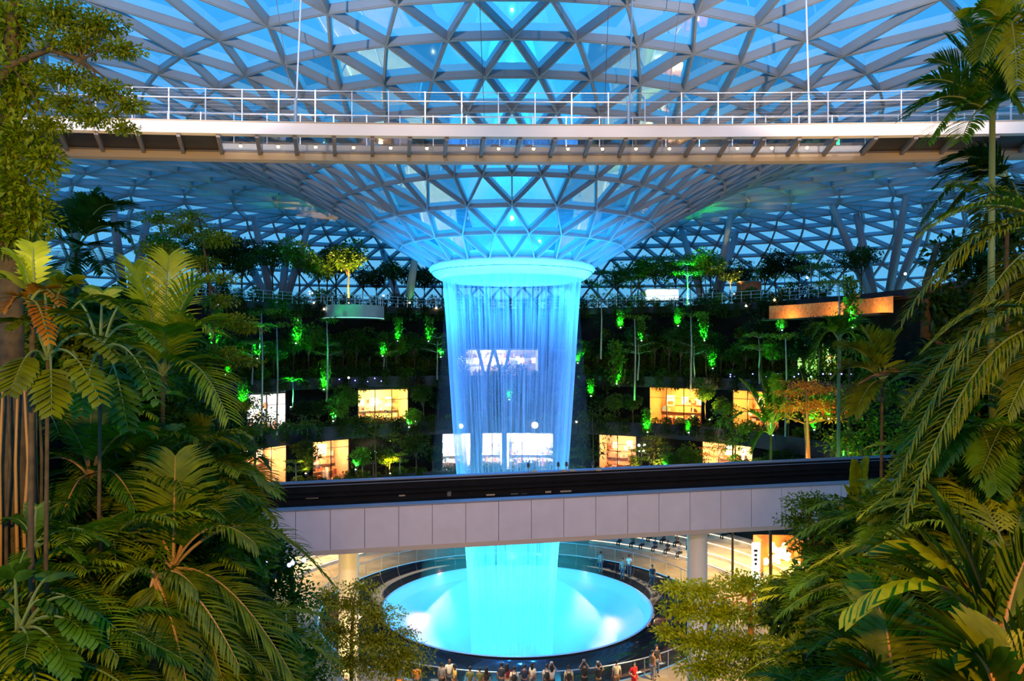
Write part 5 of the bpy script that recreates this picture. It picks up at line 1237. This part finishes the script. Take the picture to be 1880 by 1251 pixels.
def backpack(p, col, lab):
    b_ = empty('backpack', p.location, label=lab, cat='backpack'); b_.rotation_euler = p.rotation_euler; b_.scale = p.scale
    b = MB(); b.ball((0, -.20, 1.20), .16, 12, 0, .95, .6, 1.35); bag = b.build('bag', cloth(col, COLS[col]), b_, True)
    for s in (-1, 1):
        b = MB(); b.tube([(.09 * s, -.18, 1.36), (.12 * s, -.02, 1.47), (.13 * s, .10, 1.34), (.12 * s, .06, 1.12), (.10 * s, -.14, 1.05)], .018, 6); b.build('strap', cloth(col, COLS[col]), bag, True)
def crowd(px, py_head, d=None, **k):
    # head top seen at py on the plaza floor: depth follows from the floor height
    h = k.get('h', 1.7); y = d or (GZ + h) * -F / (py_head - HY); x = (px - HX) / F * y
    return person(x, y, GZ, **k)
crowd(811, 1219, face=30, top='grey', legs='black', lab='person in grey top standing at the left of the white-shirted tall person', hair='short', fingers=True)
crowd(825, 1211, face=160, top='white', legs='denim', lab='tall bald person in white shirt with shoulder strap facing left of the camera', hair='bald', sk='darkskin', h=1.85, fingers=True)
crowd(835, 1222, face=70, top='yellow', legs='brown', lab='person in long yellow top beside the tall white-shirted person', hair='short', sk='darkskin', fingers=True)
crowd(863, 1226, face=0, top='olive', legs='black', lab='person in olive jacket watching the water', hair='short')
crowd(881, 1228, face=10, top='olive', legs='orange', lab='person in green top and orange trousers watching the water', hair='short', h=1.6)
crowd(893, 1227, face=0, top='black', legs='black', lab='person with long black hair and black clothes', hair='long', h=1.62)
crowd(921, 1219, face=20, top='navy', legs='navy', lab='person in dark navy clothes with head turned up', hair='short', h=1.75)
crowd(931, 1221, face=0, top='maroon', legs='grey', lab='person with long dark hair and maroon top', hair='long')
q = crowd(944, 1226, face=0, top='white', legs='brown', lab='person in white shirt carrying a dark backpack, under the centre of the pool', hair='short'); backpack(q, 'black', 'dark backpack on the white-shirted person under the centre of the pool')
crowd(963, 1222, face=0, top='navy', legs='navy', lab='person in navy jacket right of the central backpack wearer', hair='short')
q = crowd(978, 1219, face=40, top='white', legs='grey', lab='person in white cardigan with black hair, in profile', hair='long', h=1.62)
q = crowd(1004, 1222, face=0, top='white', legs='black', lab='person in white shirt with large black backpack', hair='short'); backpack(q, 'black', 'large black backpack on the person right of the centre')
ph1 = crowd(1013, 1222, face=0, top='white', legs='black', lab='person holding a phone overhead behind the large backpack', hair='long', pose='up')
q = crowd(1044, 1224, face=0, top='cream', legs='black', lab='person in cream shirt with small black backpack', hair='short'); backpack(q, 'black', 'small black backpack on the cream shirt')
ph2 = crowd(1073, 1218, face=0, top='black', legs='black', lab='person in black with both arms raised taking a photo', hair='short', pose='up', fingers=True)
ph3 = crowd(1099, 1221, face=10, top='black', legs='black', lab='person in black lifting a camera, right of the one with raised arms', hair='short', pose='up')
q = crowd(1132, 1236, face=0, top='cream', legs='brown', lab='person in cream shirt near the lower edge with brown shoulder strap', hair='short', d=41.5)
crowd(1164, 1217, face=150, top='red', legs='red', lab='person in bright red outfit with a hand on the hip', hair='long', pose='hip', h=1.6, fingers=True)
crowd(1205, 1186, face=160, top='black', legs='denim', lab='person in black t-shirt standing alone at the balustrade, farthest right', hair='short', h=1.75, fingers=True)
crowd(1198, 1196, face=60, top='brown', legs='grey', lab='person in brown top next to the black t-shirt at the balustrade', hair='short', h=1.65)
crowd(765, 1234, face=0, top='orange', legs='black', lab='person in orange top partly hidden by the young tree', hair='short', d=41)
crowd(733, 1237, face=0, top='blue', legs='orange', lab='person in light blue top partly hidden by the young tree', hair='short', d=41)
# phones in raised hands
for q, lab in ((ph1, 'behind the large backpack'), (ph2, 'of the person with raised arms'), (ph3, 'of the person lifting a camera')):
    o = MB(); o.box((0, 0, 0), (.15, .012, .08)); o = o.build('phone', M['white'], None, loc=q.location + V((0, .36, 1.72))); tag(o, 'small pale phone held up in the hands ' + lab, 'phone')
# far side of the pool
far = [(1103, 1003, 64, 'grey', 0), (1143, 1003, 62, 'grey', 200), (1155, 1012, 63, 'white', 20), (1198, 1005, 60, 'navy', 180), (1228, 1012, 57, 'brown', 90), (1245, 1016, 55, 'black', 250), (1330, 1050, 52, 'black', 90), (1385, 1040, 55, 'white', 10), (1400, 1040, 54, 'grey', 60), (1407, 1043, 53, 'black', 100), (1418, 1080, 50, 'navy', 20),
       (925, 1008, 70.5, 'white', 180), (935, 1009, 70.6, 'cream', 180)]
for n_, (px, py, d, c, f) in enumerate(far):
    person((px - HX) / F * d, d, GZ, f, c, 'denim', 'person in %s standing on the plaza beyond the pool, %s' % (c, ['leftmost by the bridge edge', 'bending a little near the glass', 'small pale figure near the glass', 'at the glass left of the grey pillar', 'walking left of the grey pillar', 'close beside the grey pillar', 'crossing the floor right of the pillar', 'below the white sign', 'right below the white sign', 'left of the yellow floor', 'on the lower edge of the yellow floor', 'behind the water, left one', 'behind the water, right one'][n_]), hair='short')
for n_, px in enumerate((838, 846, 960, 966, 972, 978)):
    p = arcpt(px, 26.2, L2); person(p.x, p.y, L2, 180 if n_ % 2 else 0, 'navy', 'black', 'dark figure on the lowest balcony seen through the falling water', group='figures behind the water')
k = 0
for a in (24, 28, 31, 35, 38, 42, 46, 50, 54):
    for tier in (0, 1, 3):
        if (a + tier) % 4 == 0: continue
        r_ = 19.4 + tier * 1.5; c = ('navy', 'maroon', 'grey', 'white', 'black', 'brown')[(a + tier) % 6]
        person(PC[0] + r_ * math.sin(R(a)), CY + r_ * math.cos(R(a)), GZ + tier * .42 + .42 - .86, 180 + a, c, 'black', 'person in %s sitting on the stone tiers at the right' % c, group='people in %s seated on the right tiers' % c, seated=True, pose='front')
